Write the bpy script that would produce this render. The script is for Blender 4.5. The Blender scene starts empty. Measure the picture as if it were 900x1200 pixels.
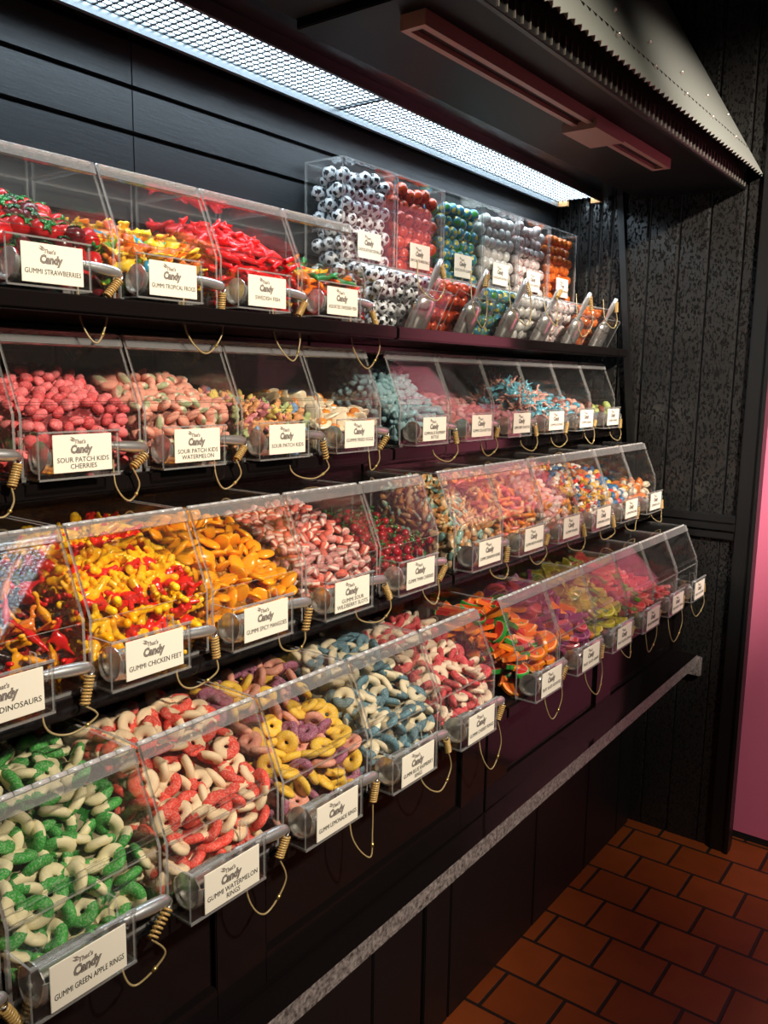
import bpy, bmesh, math, random
import numpy as np
from mathutils import Vector, Matrix, Quaternion, Euler
from mathutils.bvhtree import BVHTree

random.seed(7)
rng = np.random.default_rng(7)
S = 0.2            # metres per bin width; the layout below is written in bin widths
FZ = -6.6          # floor height in bin widths
def W(x, y, z): return Vector((x*S, y*S, (z-FZ)*S))
scene = bpy.context.scene
COL = scene.collection

# ------------------------------------------------------------------ camera, light, exposure
CAMP = (-3.0168, -5.3329, 0.9283)
PITCH, ROLL, YAW, FPX = math.radians(-8.9706), math.radians(-0.9211), math.radians(-53.2989), 988.98
cam_d = bpy.data.cameras.new('camera'); cam = bpy.data.objects.new('camera', cam_d); COL.objects.link(cam)
Rm = Matrix.Rotation(YAW, 3, 'Z') @ Matrix.Rotation(PITCH, 3, 'X') @ Matrix.Rotation(ROLL, 3, 'Y')
r_, f_, u_ = Rm.col[0], Rm.col[1], Rm.col[2]
M4 = Matrix((( r_[0], u_[0], -f_[0], 0), (r_[1], u_[1], -f_[1], 0), (r_[2], u_[2], -f_[2], 0), (0, 0, 0, 1)))
M4.translation = W(*CAMP)
cam.matrix_world = M4
cam_d.sensor_fit = 'VERTICAL'; cam_d.sensor_height = 24.0; cam_d.sensor_width = 18.0
cam_d.lens = FPX/1200*24.0
cam_d.clip_start = 0.02
scene.camera = cam

scene.view_settings.view_transform = 'Standard'
scene.view_settings.look = 'None'
scene.view_settings.gamma = 1.0
scene.view_settings.use_curve_mapping = False
scene.view_settings.exposure = 0.0

scene.cycles.max_bounces = 24
scene.cycles.diffuse_bounces = 3
scene.cycles.glossy_bounces = 4
scene.cycles.transmission_bounces = 6
scene.cycles.transparent_max_bounces = 64
scene.cycles.caustics_reflective = False
scene.cycles.caustics_refractive = False
scene.cycles.use_denoising = True
scene.cycles.sample_clamp_indirect = 4.0

world = bpy.data.worlds.new('world'); scene.world = world; world.use_nodes = True
world.node_tree.nodes['Background'].inputs[0].default_value = (1.0, 0.86, 0.74, 1)
world.node_tree.nodes['Background'].inputs[1].default_value = 0.022

def spot(name, loc, target, power, col, size_deg, blend, radius):
    d = bpy.data.lights.new(name, 'SPOT'); d.energy = power; d.color = col
    d.spot_size = math.radians(size_deg); d.spot_blend = blend; d.shadow_soft_size = radius
    o = bpy.data.objects.new(name, d); COL.objects.link(o); o.location = W(*loc)
    o.rotation_euler = (W(*target)-W(*loc)).to_track_quat('-Z', 'Y').to_euler()
    return o
WARM = (1.0, 0.87, 0.71)
spot('key_spot', (0.5, -11.5, 7.8), (2.5, -.2, 0.35), 480, WARM, 54, 1.0, 0.07)
spot('wall_spot', (3.0, -11.0, 7.6), (10.6, -1.0, 1.4), 820, (1.0, 0.87, 0.74), 38, 0.9, 0.05)
spot('pink_wall_spot', (3.0, -12.5, 7.6), (11.2, -4.4, -2.8), 210, (1.0, 0.87, 0.74), 34, 1.0, 0.12)

# ------------------------------------------------------------------ helpers
def lin(h):
    h = h.lstrip('#'); c = [int(h[i:i+2], 16)/255 for i in (0, 2, 4)]
    return tuple(v/12.92 if v <= 0.04045 else ((v+0.055)/1.055)**2.4 for v in c) + (1,)

def new_mat(name):
    m = bpy.data.materials.new(name); m.use_nodes = True
    nt = m.node_tree; b = nt.nodes.get('Principled BSDF'); return m, nt, b

def plain(name, col, rough=0.5, metal=0.0, spec=0.5, coat=0.0, sss=0.0, bump=0.0, bscale=400, var=0.0):
    m, nt, b = new_mat(name)
    c = lin(col) if isinstance(col, str) else col
    b.inputs['Base Color'].default_value = c
    b.inputs['Roughness'].default_value = rough
    b.inputs['Metallic'].default_value = metal
    b.inputs['Specular IOR Level'].default_value = spec
    b.inputs['Coat Weight'].default_value = coat
    b.inputs['Coat Roughness'].default_value = 0.15
    if sss:
        b.inputs['Subsurface Weight'].default_value = sss
        b.inputs['Subsurface Radius'].default_value = (1, .5, .35)
        b.inputs['Subsurface Scale'].default_value = 0.006
    if var:
        oi = nt.nodes.new('ShaderNodeObjectInfo'); hs = nt.nodes.new('ShaderNodeHueSaturation')
        mr = nt.nodes.new('ShaderNodeMapRange'); mr.inputs['To Min'].default_value = 1-var; mr.inputs['To Max'].default_value = 1+var
        nt.links.new(oi.outputs['Random'], mr.inputs['Value']); nt.links.new(mr.outputs[0], hs.inputs['Value'])
        hs.inputs['Color'].default_value = c; nt.links.new(hs.outputs[0], b.inputs['Base Color'])
    if name.startswith('sugared'):
        tc2 = nt.nodes.new('ShaderNodeTexCoord'); n2 = nt.nodes.new('ShaderNodeTexNoise'); n2.inputs['Scale'].default_value = 480; n2.inputs['Detail'].default_value = 3
        cr2 = nt.nodes.new('ShaderNodeValToRGB'); cr2.color_ramp.elements[0].position = .45; cr2.color_ramp.elements[1].position = .75; cr2.color_ramp.elements[1].color = (.36, .36, .36, 1)
        mx2 = nt.nodes.new('ShaderNodeMix'); mx2.data_type = 'RGBA'; mx2.inputs[7].default_value = (.9, .86, .78, 1)
        nt.links.new(tc2.outputs['Object'], n2.inputs['Vector']); nt.links.new(n2.outputs['Fac'], cr2.inputs[0]); nt.links.new(cr2.outputs[0], mx2.inputs[0])
        nt.links.new(hs.outputs[0], mx2.inputs[6]); nt.links.new(mx2.outputs[2], b.inputs['Base Color'])
    if bump:
        tc = nt.nodes.new('ShaderNodeTexCoord'); n = nt.nodes.new('ShaderNodeTexNoise'); bp = nt.nodes.new('ShaderNodeBump')
        n.inputs['Scale'].default_value = bscale; bp.inputs['Strength'].default_value = bump; bp.inputs['Distance'].default_value = 0.001
        nt.links.new(tc.outputs['Object'], n.inputs['Vector']); nt.links.new(n.outputs['Fac'], bp.inputs['Height'])
        nt.links.new(bp.outputs[0], b.inputs['Normal'])
    return m

def glass_mat(name, tint=0.985, haze=0.004, gloss=1.0):
    m, nt, b = new_mat(name); nt.nodes.remove(b)
    out = nt.nodes['Material Output']
    tr = nt.nodes.new('ShaderNodeBsdfTransparent'); tr.inputs[0].default_value = (tint, tint, tint*0.995, 1)
    gl = nt.nodes.new('ShaderNodeBsdfGlossy'); gl.inputs['Roughness'].default_value = 0.03; gl.inputs[0].default_value = (gloss, gloss, gloss, 1)
    df = nt.nodes.new('ShaderNodeBsdfDiffuse'); df.inputs[0].default_value = (.8, .8, .8, 1)
    lw = nt.nodes.new('ShaderNodeLayerWeight'); lw.inputs['Blend'].default_value = 0.5
    pw = nt.nodes.new('ShaderNodeMath'); pw.operation = 'POWER'; pw.inputs[1].default_value = 5
    ma = nt.nodes.new('ShaderNodeMath'); ma.operation = 'MULTIPLY_ADD'; ma.inputs[1].default_value = 0.9; ma.inputs[2].default_value = 0.042
    nt.links.new(lw.outputs['Facing'], pw.inputs[0]); nt.links.new(pw.outputs[0], ma.inputs[0])
    mx0 = nt.nodes.new('ShaderNodeMixShader'); mx0.inputs[0].default_value = haze
    nt.links.new(tr.outputs[0], mx0.inputs[1]); nt.links.new(df.outputs[0], mx0.inputs[2])
    mx = nt.nodes.new('ShaderNodeMixShader')
    nt.links.new(ma.outputs[0], mx.inputs[0]); nt.links.new(mx0.outputs[0], mx.inputs[1]); nt.links.new(gl.outputs[0], mx.inputs[2])
    nt.links.new(mx.outputs[0], out.inputs[0])
    return m

def edge_mat(name, clear=0.5, col=(.62, .62, .6, 1)):
    m, nt, b = new_mat(name); nt.nodes.remove(b)
    out = nt.nodes['Material Output']
    tr = nt.nodes.new('ShaderNodeBsdfTransparent'); tr.inputs[0].default_value = (.8, .8, .8, 1)
    gl = nt.nodes.new('ShaderNodeBsdfGlossy'); gl.inputs['Roughness'].default_value = 0.12
    df = nt.nodes.new('ShaderNodeBsdfDiffuse'); df.inputs[0].default_value = col
    a = nt.nodes.new('ShaderNodeMixShader'); a.inputs[0].default_value = 0.3
    nt.links.new(df.outputs[0], a.inputs[1]); nt.links.new(gl.outputs[0], a.inputs[2])
    c = nt.nodes.new('ShaderNodeMixShader'); c.inputs[0].default_value = clear
    nt.links.new(a.outputs[0], c.inputs[1]); nt.links.new(tr.outputs[0], c.inputs[2])
    nt.links.new(c.outputs[0], out.inputs[0])
    return m

ACR = glass_mat('clear_acrylic'); EDG = edge_mat('acrylic_edge', .58); EDG2 = edge_mat('frosted_acrylic_hinge', 0.32, (.72, .7, .68, 1))

class MB:
    """Collects shapes in bin widths and links them as one mesh."""
    def __init__(self): self.v = []; self.f = []; self.m = []; self.s = []
    def add(self, vs, fs, mi=0, smooth=False):
        b = len(self.v); self.v += [tuple(p) for p in vs]
        for k, f in enumerate(fs):
            self.f.append(tuple(b+i for i in f)); self.m.append(mi if isinstance(mi, int) else mi[k]); self.s.append(smooth)
    def box(self, lo, hi, mi=0):
        x0, y0, z0 = lo; x1, y1, z1 = hi
        vs = [(x0,y0,z0),(x1,y0,z0),(x1,y1,z0),(x0,y1,z0),(x0,y0,z1),(x1,y0,z1),(x1,y1,z1),(x0,y1,z1)]
        self.add(vs, [(0,3,2,1),(4,5,6,7),(0,1,5,4),(1,2,6,5),(2,3,7,6),(3,0,4,7)], mi)
    def bbox(self, lo, hi, c, mi=0):
        """box with chamfered edges"""
        bm = bmesh.new(); bmesh.ops.create_cube(bm, size=1)
        for v in bm.verts:
            v.co = Vector([lo[i]+(v.co[i]+.5)*(hi[i]-lo[i]) for i in range(3)])
        bmesh.ops.bevel(bm, geom=bm.edges[:], offset=c, segments=2, affect='EDGES')
        self.bm(bm, mi)
    def bm(self, bm, mi=0, smooth=False):
        bm.verts.index_update(); self.add([v.co[:] for v in bm.verts], [[v.index for v in f.verts] for f in bm.faces], mi, smooth); bm.free()
    def plate(self, poly, off, mi=0, me=1):
        """flat pane: poly extruded by vector off; rim faces get material me"""
        n = len(poly); a = [Vector(p) for p in poly]; o = Vector(off)
        vs = a+[p+o for p in a]
        fs = [tuple(range(n))[::-1], tuple(range(n, 2*n))]+[(i, (i+1)%n, n+(i+1)%n, n+i) for i in range(n)]
        self.add(vs, fs, [mi, mi]+[me]*n)
    def tube(self, pts, rad, n=8, mi=0, cap=True):
        pts = [Vector(p) for p in pts]; rads = rad if isinstance(rad, (list, tuple)) else [rad]*len(pts)
        t = (pts[1]-pts[0]).normalized()
        ref = Vector((0, 0, 1)) if abs(t.z) < .9 else Vector((1, 0, 0))
        u = t.cross(ref).normalized(); rings = []
        for i, p in enumerate(pts):
            a = pts[min(i+1, len(pts)-1)]-pts[max(i-1, 0)]
            if a.length > 1e-9:
                tn = a.normalized(); q = t.rotation_difference(tn); u = q @ u; t = tn
            w = t.cross(u)
            rings.append([p+rads[i]*(math.cos(2*math.pi*k/n)*u+math.sin(2*math.pi*k/n)*w) for k in range(n)])
        vs = [v for r in rings for v in r]; fs = []
        for i in range(len(pts)-1):
            for k in range(n):
                fs.append((i*n+k, i*n+(k+1)%n, (i+1)*n+(k+1)%n, (i+1)*n+k))
        if cap:
            fs.append(tuple(range(n))[::-1]); fs.append(tuple(range((len(pts)-1)*n, len(pts)*n)))
        self.add(vs, fs, mi, True)
    def mesh(self, name, mats):
        me = bpy.data.meshes.new(name)
        me.from_pydata([(x*S, y*S, z*S) for x, y, z in self.v], [], self.f)
        for m in (mats if isinstance(mats, (list, tuple)) else [mats]): me.materials.append(m)
        me.polygons.foreach_set('material_index', self.m); me.polygons.foreach_set('use_smooth', self.s)
        me.update(); return me
    def build(self, name, mats, parent=None, loc=None):
        o = bpy.data.objects.new(name, self.mesh(name, mats)); COL.objects.link(o)
        if parent: o.parent = parent
        if loc is not None: o.location = loc
        return o

def tag(o, label=None, cat=None, group=None, kind=None):
    if label: o['label'] = label
    if cat: o['category'] = cat; o['kind'] = 'thing'
    if group: o['group'] = group
    if kind: o['kind'] = kind
    return o
def empty(name, loc, label, cat, group=None):
    o = bpy.data.objects.new(name, None); COL.objects.link(o); o.location = loc; o.empty_display_size = .05
    return tag(o, label, cat, group)
def link_mesh(name, me, parent=None, loc=None):
    o = bpy.data.objects.new(name, me); COL.objects.link(o)
    if parent: o.parent = parent
    if loc is not None: o.location = loc
    return o

# ------------------------------------------------------------------ surfaces
def black_paint(name, rough=0.4, col=0.011, bump=0.25, stretch=(12, 12, 1.2), scale=14, tint=(1, 1, 1), lo=None, dist=.004):
    m, nt, b = new_mat(name)
    b.inputs['Base Color'].default_value = (col*tint[0], col*tint[1], col*tint[2], 1)
    b.inputs['Roughness'].default_value = rough
    tc = nt.nodes.new('ShaderNodeTexCoord'); mp = nt.nodes.new('ShaderNodeMapping'); mp.inputs['Scale'].default_value = stretch
    n = nt.nodes.new('ShaderNodeTexNoise'); n.inputs['Scale'].default_value = scale; n.inputs['Detail'].default_value = 8; n.inputs['Roughness'].default_value = .65
    bp = nt.nodes.new('ShaderNodeBump'); bp.inputs['Strength'].default_value = bump; bp.inputs['Distance'].default_value = dist
    nt.links.new(tc.outputs['Object'], mp.inputs[0]); nt.links.new(mp.outputs[0], n.inputs['Vector'])
    if lo:
        cr = nt.nodes.new('ShaderNodeValToRGB'); cr.color_ramp.elements[0].position = lo[0]; cr.color_ramp.elements[1].position = lo[1]
        nt.links.new(n.outputs['Fac'], cr.inputs[0]); nt.links.new(cr.outputs[0], bp.inputs['Height'])
    else: nt.links.new(n.outputs['Fac'], bp.inputs['Height'])
    nt.links.new(bp.outputs[0], b.inputs['Normal'])
    return m
BLK_SLAT = black_paint('satin_black_slats', 0.42, 0.02, 0.12, (1.2, 12, 12), 20, (.85, 1, 1.1))
BLK_WALL = black_paint('rough_sawn_black_paint', 0.2, 0.017, 1.0, (14, 14, 8), 11, (1, .97, .92), (.54, .66), .016)
BLK_TRIM = black_paint('black_trim_paint', 0.42, 0.005, 0.15, (8, 8, 2), 10)
BLK_GLOSS = black_paint('gloss_black_cabinet', 0.10, 0.006, 0.01, (3, 3, 3), 6, (1.2, .9, .9))
BLK_SHELF = black_paint('black_shelf_laminate', 0.22, 0.008, 0.02, (1, 6, 6), 10, (1.2, .9, .9))
BLK_SOFF = black_paint('black_soffit_paint', 0.26, 0.005, 0.05, (1.0, 14, 14), 16)
BLK_DARK = plain('matt_black_back', (.004, .004, .004, 1), .8)
PINK = plain('pink_wall_paint', '#e8789a', .6, bump=.1, bscale=60)
CEIL = plain('black_ceiling', (.006, .006, .006, 1), .8)

def floor_mat():
    m, nt, b = new_mat('red_quarry_tile')
    tc = nt.nodes.new('ShaderNodeTexCoord'); mp = nt.nodes.new('ShaderNodeMapping')
    # rows run along y, one row every 0.745 bin widths of x
    mp.inputs['Rotation'].default_value = (0, 0, math.radians(-90))
    nt.links.new(tc.outputs['Object'], mp.inputs[0])
    br = nt.nodes.new('ShaderNodeTexBrick')
    br.inputs['Scale'].default_value = 1.0; br.inputs['Brick Width'].default_value = 0.80*S; br.inputs['Row Height'].default_value = 0.745*S
    br.inputs['Mortar Size'].default_value = 0.0055; br.inputs['Mortar Smooth'].default_value = .3
    br.offset = 0.5; br.offset_frequency = 2
    br.inputs['Color1'].default_value = lin('#9a4a1c'); br.inputs['Color2'].default_value = lin('#863c12'); br.inputs['Mortar'].default_value = lin('#2c1f18')
    nt.links.new(mp.outputs[0], br.inputs['Vector'])
    n = nt.nodes.new('ShaderNodeTexNoise'); n.inputs['Scale'].default_value = 12; n.inputs['Detail'].default_value = 6
    nt.links.new(tc.outputs['Object'], n.inputs['Vector'])
    mr = nt.nodes.new('ShaderNodeMapRange'); mr.inputs['To Min'].default_value = .7; mr.inputs['To Max'].default_value = 1.2
    nt.links.new(n.outputs['Fac'], mr.inputs['Value'])
    mx = nt.nodes.new('ShaderNodeMix'); mx.data_type = 'RGBA'; mx.blend_type = 'MULTIPLY'; mx.inputs[0].default_value = 1
    nt.links.new(br.outputs['Color'], mx.inputs[6]); nt.links.new(mr.outputs[0], mx.inputs[7])
    nt.links.new(mx.outputs[2], b.inputs['Base Color'])
    b.inputs['Roughness'].default_value = .5
    bp = nt.nodes.new('ShaderNodeBump'); bp.inputs['Strength'].default_value = .6; bp.inputs['Distance'].default_value = .004; bp.invert = True
    nt.links.new(br.outputs['Fac'], bp.inputs['Height']); nt.links.new(bp.outputs[0], b.inputs['Normal'])
    return m, mp
FLOOR, fmp = floor_mat()
# grout joints: x = 7.36 is a row line, y = -1.22 a joint of the row beyond it
fmp.inputs['Location'].default_value = (0, 0, 0)

def struct(name, mb, mat, loc=(0, 0, 0)):
    o = mb.build(name, mat); o.location = W(0, 0, 0) if loc is None else Vector(loc); tag(o, kind='structure'); return o
O0 = W(0, 0, 0)

# floor: its origin sits on a tile corner so that the joints fall where they do in the room
mb = MB(); mb.box((-12-7.36, -20+1.22, -.3), (14-7.36, 2.5+1.22, 0)); fl = mb.build('floor', FLOOR); fl.location = W(7.36, -1.22, FZ); tag(fl, kind='structure')
XE = 10.6    # end wall
# back wall: horizontal slats with dark gaps, one joint
mb = MB(); mb.box((-6, 1.38, FZ), (XE+.3, 1.6, 8), 1)
edges = [3.85, 3.455, 3.065, 2.67, 2.28, 1.89, 1.5, 1.1]
for a, b in zip(edges[1:], edges[:-1]):
    for x0, x1 in ((-6, 2.02), (2.032, XE)):
        mb.box((x0, 1.3, a+.022), (x1, 1.38, b-.022), 0)
struct('wall_back', mb, [BLK_SLAT, BLK_DARK], O0)

# end wall: rough sawn planks with chamfered grooves, close beadboard at the back
def planks(mb, ys, z0, z1, x, ch, mi=0):
    for a, b in zip(ys[:-1], ys[1:]):
        lo, hi = min(a, b), max(a, b)
        p = [(x+ch, lo+.004), (x, lo+ch), (x, hi-ch), (x+ch, hi-.004)]
        vs = [(X, Y, z0) for X, Y in p]+[(X, Y, z1) for X, Y in p]
        mb.add(vs, [(0, 4, 5, 1), (1, 5, 6, 2), (2, 6, 7, 3), (0, 1, 2, 3), (7, 6, 5, 4)], mi)
mb = MB(); mb.box((XE+.03, -2.06, FZ), (XE+.25, 1.6, 9), 1)
planks(mb, [1.3, 1.043, .875, .664, .486, .282, .08], -1.3, 9, XE, .036)
planks(mb, [.08, -.33, -.81, -1.265, -1.766, -2.06], -1.3, 9, XE, .036)
planks(mb, [1.3, .6, -.33, -.81, -1.266, -1.766, -2.06], FZ, -1.3, XE+.012, .016)
struct('wall_end', mb, [BLK_WALL, BLK_DARK], O0)
mb = MB(); mb.bbox((XE-.07, -2.28, FZ), (XE+.25, -2.0, 9), .012); mb.bbox((XE-.11, -2.30, FZ), (XE+.1, -2.24, 9), .01)
struct('trim_1', mb, BLK_TRIM, O0)
mb = MB()
for z0, z1, d in ((-1.20, -1.08, .1), (-1.33, -1.20, .07), (-1.47, -1.36, .045)): mb.bbox((XE-d, -2.0, z0), (XE+.03, .6, z1), .012)
struct('trim_2', mb, BLK_TRIM, O0)
# leaning edge board on the end wall behind the stepped shelves
mb = MB()
a0, a1 = Vector((0, .25, 4.3)), Vector((0, -.31, -1.05)); nrm = Vector((0, -1, .105)).normalized()*.10
mb.plate([(XE-.075,)+tuple(p[1:]) for p in (a0, a1, a1+nrm, a0+nrm)], (.085, 0, 0), 0, 0)
struct('trim_3', mb, BLK_TRIM, O0)
# pink wall beyond the end wall, its edge return, dark strip for the shaded gap at its foot
mb = MB(); mb.box((XE+.55, -6.9, FZ+.12), (XE+.8, -2.05, 13.0)); struct('wall_far', mb, PINK, O0)
mb = MB(); mb.box((XE+.56, -6.9, FZ), (XE+.8, -2.05, FZ+.12)); struct('floor_gap_strip', mb, BLK_DARK, O0)
mb = MB(); mb.box((-12, -20, 13.0), (14, 2.5, 13.2)); struct('ceiling', mb, CEIL, O0)

# soffit over the display
FSOF = black_paint('black_front_soffit', .5, .005, .05, (1, 14, 14), 16); FSOF.node_tree.nodes['Principled BSDF'].inputs['Specular IOR Level'].default_value = .15
mb = MB(); mb.box((-6, -.15, 3.88), (XE, 1.36, 4.1)); struct('trim_4', mb, BLK_SOFF, O0)
mb = MB(); mb.bbox((2.6, -1.70, 3.80), (XE, -.15, 4.1), .01); mb.bbox((-6, -1.70, 3.87), (2.58, -.15, 4.1), .01); struct('trim_5', mb, FSOF, O0)

# ------------------------------------------------------------------ corrugated awning
GALV = plain('galvanised_metal', '#848882', .5, .4, bump=.15, bscale=90)
aw = empty('metal_awning', W(3.0, -1.74, 3.77), 'corrugated grey metal awning sloping above the black soffit', 'awning')
L0 = Vector((3.0, -1.74, 3.77))
mb = MB(); pit, amp = .14, .022; x = -5.0; row = []
slope = Vector((0, 1.62, 2.75)); nn = Vector((0, -2.75, 1.62)).normalized()
k = 0
while x < XE:
    for dx, h in ((0, 0), (pit*.2, .5), (pit*.5, 1), (pit*.8, .5)):
        if x+dx < XE: row.append((x+dx, h))
    x += pit
lo = []; hi = []
for X, h in row:
    b = Vector((X, -1.98, 3.93))+nn*(amp*(h-.5)*2); lo.append(b-L0); hi.append(b+slope*1.25-L0)
nv = len(row); th = nn*.008
vs = lo+hi+[p-th for p in lo]+[p-th for p in hi]
fs = []
for i in range(nv-1):
    fs += [(i, i+1, nv+i+1, nv+i), (2*nv+i, 3*nv+i, 3*nv+i+1, 2*nv+i+1), (i, 2*nv+i, 2*nv+i+1, i+1)]
mb.add(vs, fs, 0, False); mb.build('corrugated_sheet', GALV, aw)
SCREW = plain('bright_screw', '#e8e4da', .3, .8); TICK = plain('light_tick_grey', '#6c6860', .5, .4)
rr = random.Random(3)
for i in range(22):
    X = -1+i*.53+rr.uniform(-.05, .05); t = .12+.16*(i % 2)
    c = Vector((X, -1.98, 3.93))+slope*t+nn*.05-L0
    mb = MB(); mb.tube([c-nn*.04, c, c+nn*.008], [.018, .018, .006], 8); mb.build('screw', SCREW, aw)
mb = MB(); mb.bbox(tuple(Vector((-5, -1.76, 3.77))-L0), tuple(Vector((XE, -1.70, 4.35))-L0), .008); mb.build('fascia_board', BLK_TRIM, aw)
for i in range(60):  # grey strips drawn for ticks of light through the corrugation gaps
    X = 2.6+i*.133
    if X < XE-.1: mb = MB(); mb.box(tuple(Vector((X, -1.775, 3.79))-L0), tuple(Vector((X+.014, -1.758, 3.94))-L0)); mb.build('fascia_light_tick', TICK, aw)

# ------------------------------------------------------------------ light track on the soffit
TRK = plain('lightened_brown_track', '#b4948a', .5, bump=.1)  # brown lightened in place of light bounced up from below
TRKD = plain('track_slot_dark', '#2a1614', .6)
tr = empty('light_track', W(4.5, -1.2, 3.8), 'long brown lighting track fixed under the black soffit', 'light track')
def tl(x, t): return -1.16-.10*(x-3.0)/6.0 + t
L1 = Vector((4.5, -1.2, 3.8))
def rail(x0, x1, y0, y1, z0, z1):
    m = MB(); vs = []
    for X in (x0, x1):
        for (t, Z) in ((y0, z0), (y1, z0), (y1, z1), (y0, z1)): vs.append(Vector((X, tl(X, t), Z))-L1)
    m.add(vs, [(0, 1, 2, 3), (7, 6, 5, 4), (0, 4, 5, 1), (1, 5, 6, 2), (2, 6, 7, 3), (3, 7, 4, 0)]); return m
X0, X1 = 2.86, 8.4
rail(X0, X1, -.12, -.085+.03, 3.68, 3.80).build('rail_lip', TRK, tr); rail(X0, X1, .06, .12, 3.68, 3.80).build('rail_lip', TRK, tr)
rail(X0, X0+.06, -.055, .06, 3.68, 3.80).build('rail_end', TRK, tr); rail(X1-.08, X1, -.055, .06, 3.68, 3.80).build('rail_end', TRK, tr)
rail(X0+.06, X1-.08, -.055, .06, 3.72, 3.80).build('rail_slot', TRKD, tr)
rail(6.0, 6.75, -.16, .24, 3.63, 3.72).build('junction_box', TRK, tr)

# ------------------------------------------------------------------ strip light with louvre over the top shelf
def emit(name, col, st):
    m, nt, b = new_mat(name); b.inputs['Base Color'].default_value = (.8, .8, .8, 1)
    b.inputs['Emission Color'].default_value = col; b.inputs['Emission Strength'].default_value = st; return m
TUBE = emit('cool_white_diffuser', (.72, .88, 1.0, 1), 24.0)
ORANGE = plain('amber_end_cap', '#b58450', .5)
HOUS = plain('grey_fixture_metal', '#6d7478', .4, .6)
sl = empty('strip_light', W(4, .6, 3.78), 'long louvred strip light glowing cool white over the top shelf', 'light fixture')
L2 = Vector((4, .6, 3.78))
def sy(X, t): return .52+.02*X + t          # the fixture stands slightly skewed
def sbox(x0, x1, t0, t1, z0, z1, mb=None, mi=0):
    m = mb or MB(); vs = []
    for X in (x0, x1):
        for (t, Z) in ((t0, z0), (t1, z0), (t1, z1), (t0, z1)): vs.append(Vector((X, sy(X, t), Z))-L2)
    m.add(vs, [(0, 1, 2, 3), (7, 6, 5, 4), (0, 4, 5, 1), (1, 5, 6, 2), (2, 6, 7, 3), (3, 7, 4, 0)], mi); return m
XA, XB = -4.0, 10.25
m = sbox(XA, XB, .36, .41, 3.76, 3.88); sbox(XA, XB, -.39, -.35, 3.77, 3.88, m); sbox(XA, XB, -.35, .36, 3.865, 3.88, m)
m.build('housing', HOUS, sl)
m = MB(); vs = [Vector((X, sy(X, t), 3.85))-L2 for X, t in ((XA, -.34), (XB, -.34), (XB, .35), (XA, .35))]
m.add(vs, [(0, 3, 2, 1)]); m.build('diffuser', TUBE, sl)
m = MB(); k = 0; X = XA
while X < XB:
    sbox(X, X+.024, -.35, .36, 3.832, 3.842, m); X += .088
for i in range(10): sbox(XA, XB, -.35+.0789*i-.009, -.35+.0789*i+.009, 3.832, 3.842, m)
for X in (4.5,): sbox(X, X+.03, -.35, .36, 3.83, 3.843, m)
m.build('louver_grid', plain('dark_louvre', '#30363a', .4, .3), sl)
for t0, t1 in ((-.39, -.2), (.2, .41)):
    sbox(XB-.005, XB+.05, t0, t1, 3.76, 3.87).build('end_cap', ORANGE, sl)

# ceiling light in the aisle behind the viewer: seen mirrored in the acrylic lids
cl = empty('ceiling_light', W(6.2, -14.0, 7.2), 'gridded ceiling light hanging over the aisle, mirrored in the dinosaur bin lid', 'ceiling light')
CW = emit('pale_ceiling_lens', (.80, .92, 1.0, 1), 15)
m = MB(); m.box((-1.5, -3, .10), (1.5, 3, .3)); m.build('housing', HOUS, cl)
m = MB(); m.add([(-1.45, -2.95, .09), (1.45, -2.95, .09), (1.45, 2.95, .09), (-1.45, 2.95, .09)], [(0, 3, 2, 1)]); m.build('diffuser', CW, cl)
m = MB()
for i in range(20): m.box((-1.45+i*.15, -2.95, 0.02), (-1.41+i*.15, 2.95, .06))
for i in range(40): m.box((-1.45, -2.95+i*.15, 0.02), (1.45, -2.91+i*.15, .06))
m.build('louver_grid', plain('grey_louvre', '#8a8f92', .4, .3), cl)
m = MB(); m.tube([(0, -2, .3), (0, -2, 5.8)], .03); m.build('hanger_rod', HOUS, cl); m = MB(); m.tube([(0, 2, .3), (0, 2, 5.8)], .03); m.build('hanger_rod', HOUS, cl)

# ------------------------------------------------------------------ rows of bins
#  row: lid-top y, lid-top z, x shift of near unit, x shift of far unit
ROW = {1: (.370, 2.462, -.045, 0.0), 2: (.183, 1.207, 0.0, .050), 3: (-.594, -.027, -.051, -.029), 4: (-1.294, -1.282, -.062, .102)}
GAP = 4.2506
def bin_x(r, u, i): return i+u*GAP+(ROW[r][3] if u else ROW[r][2])

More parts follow.
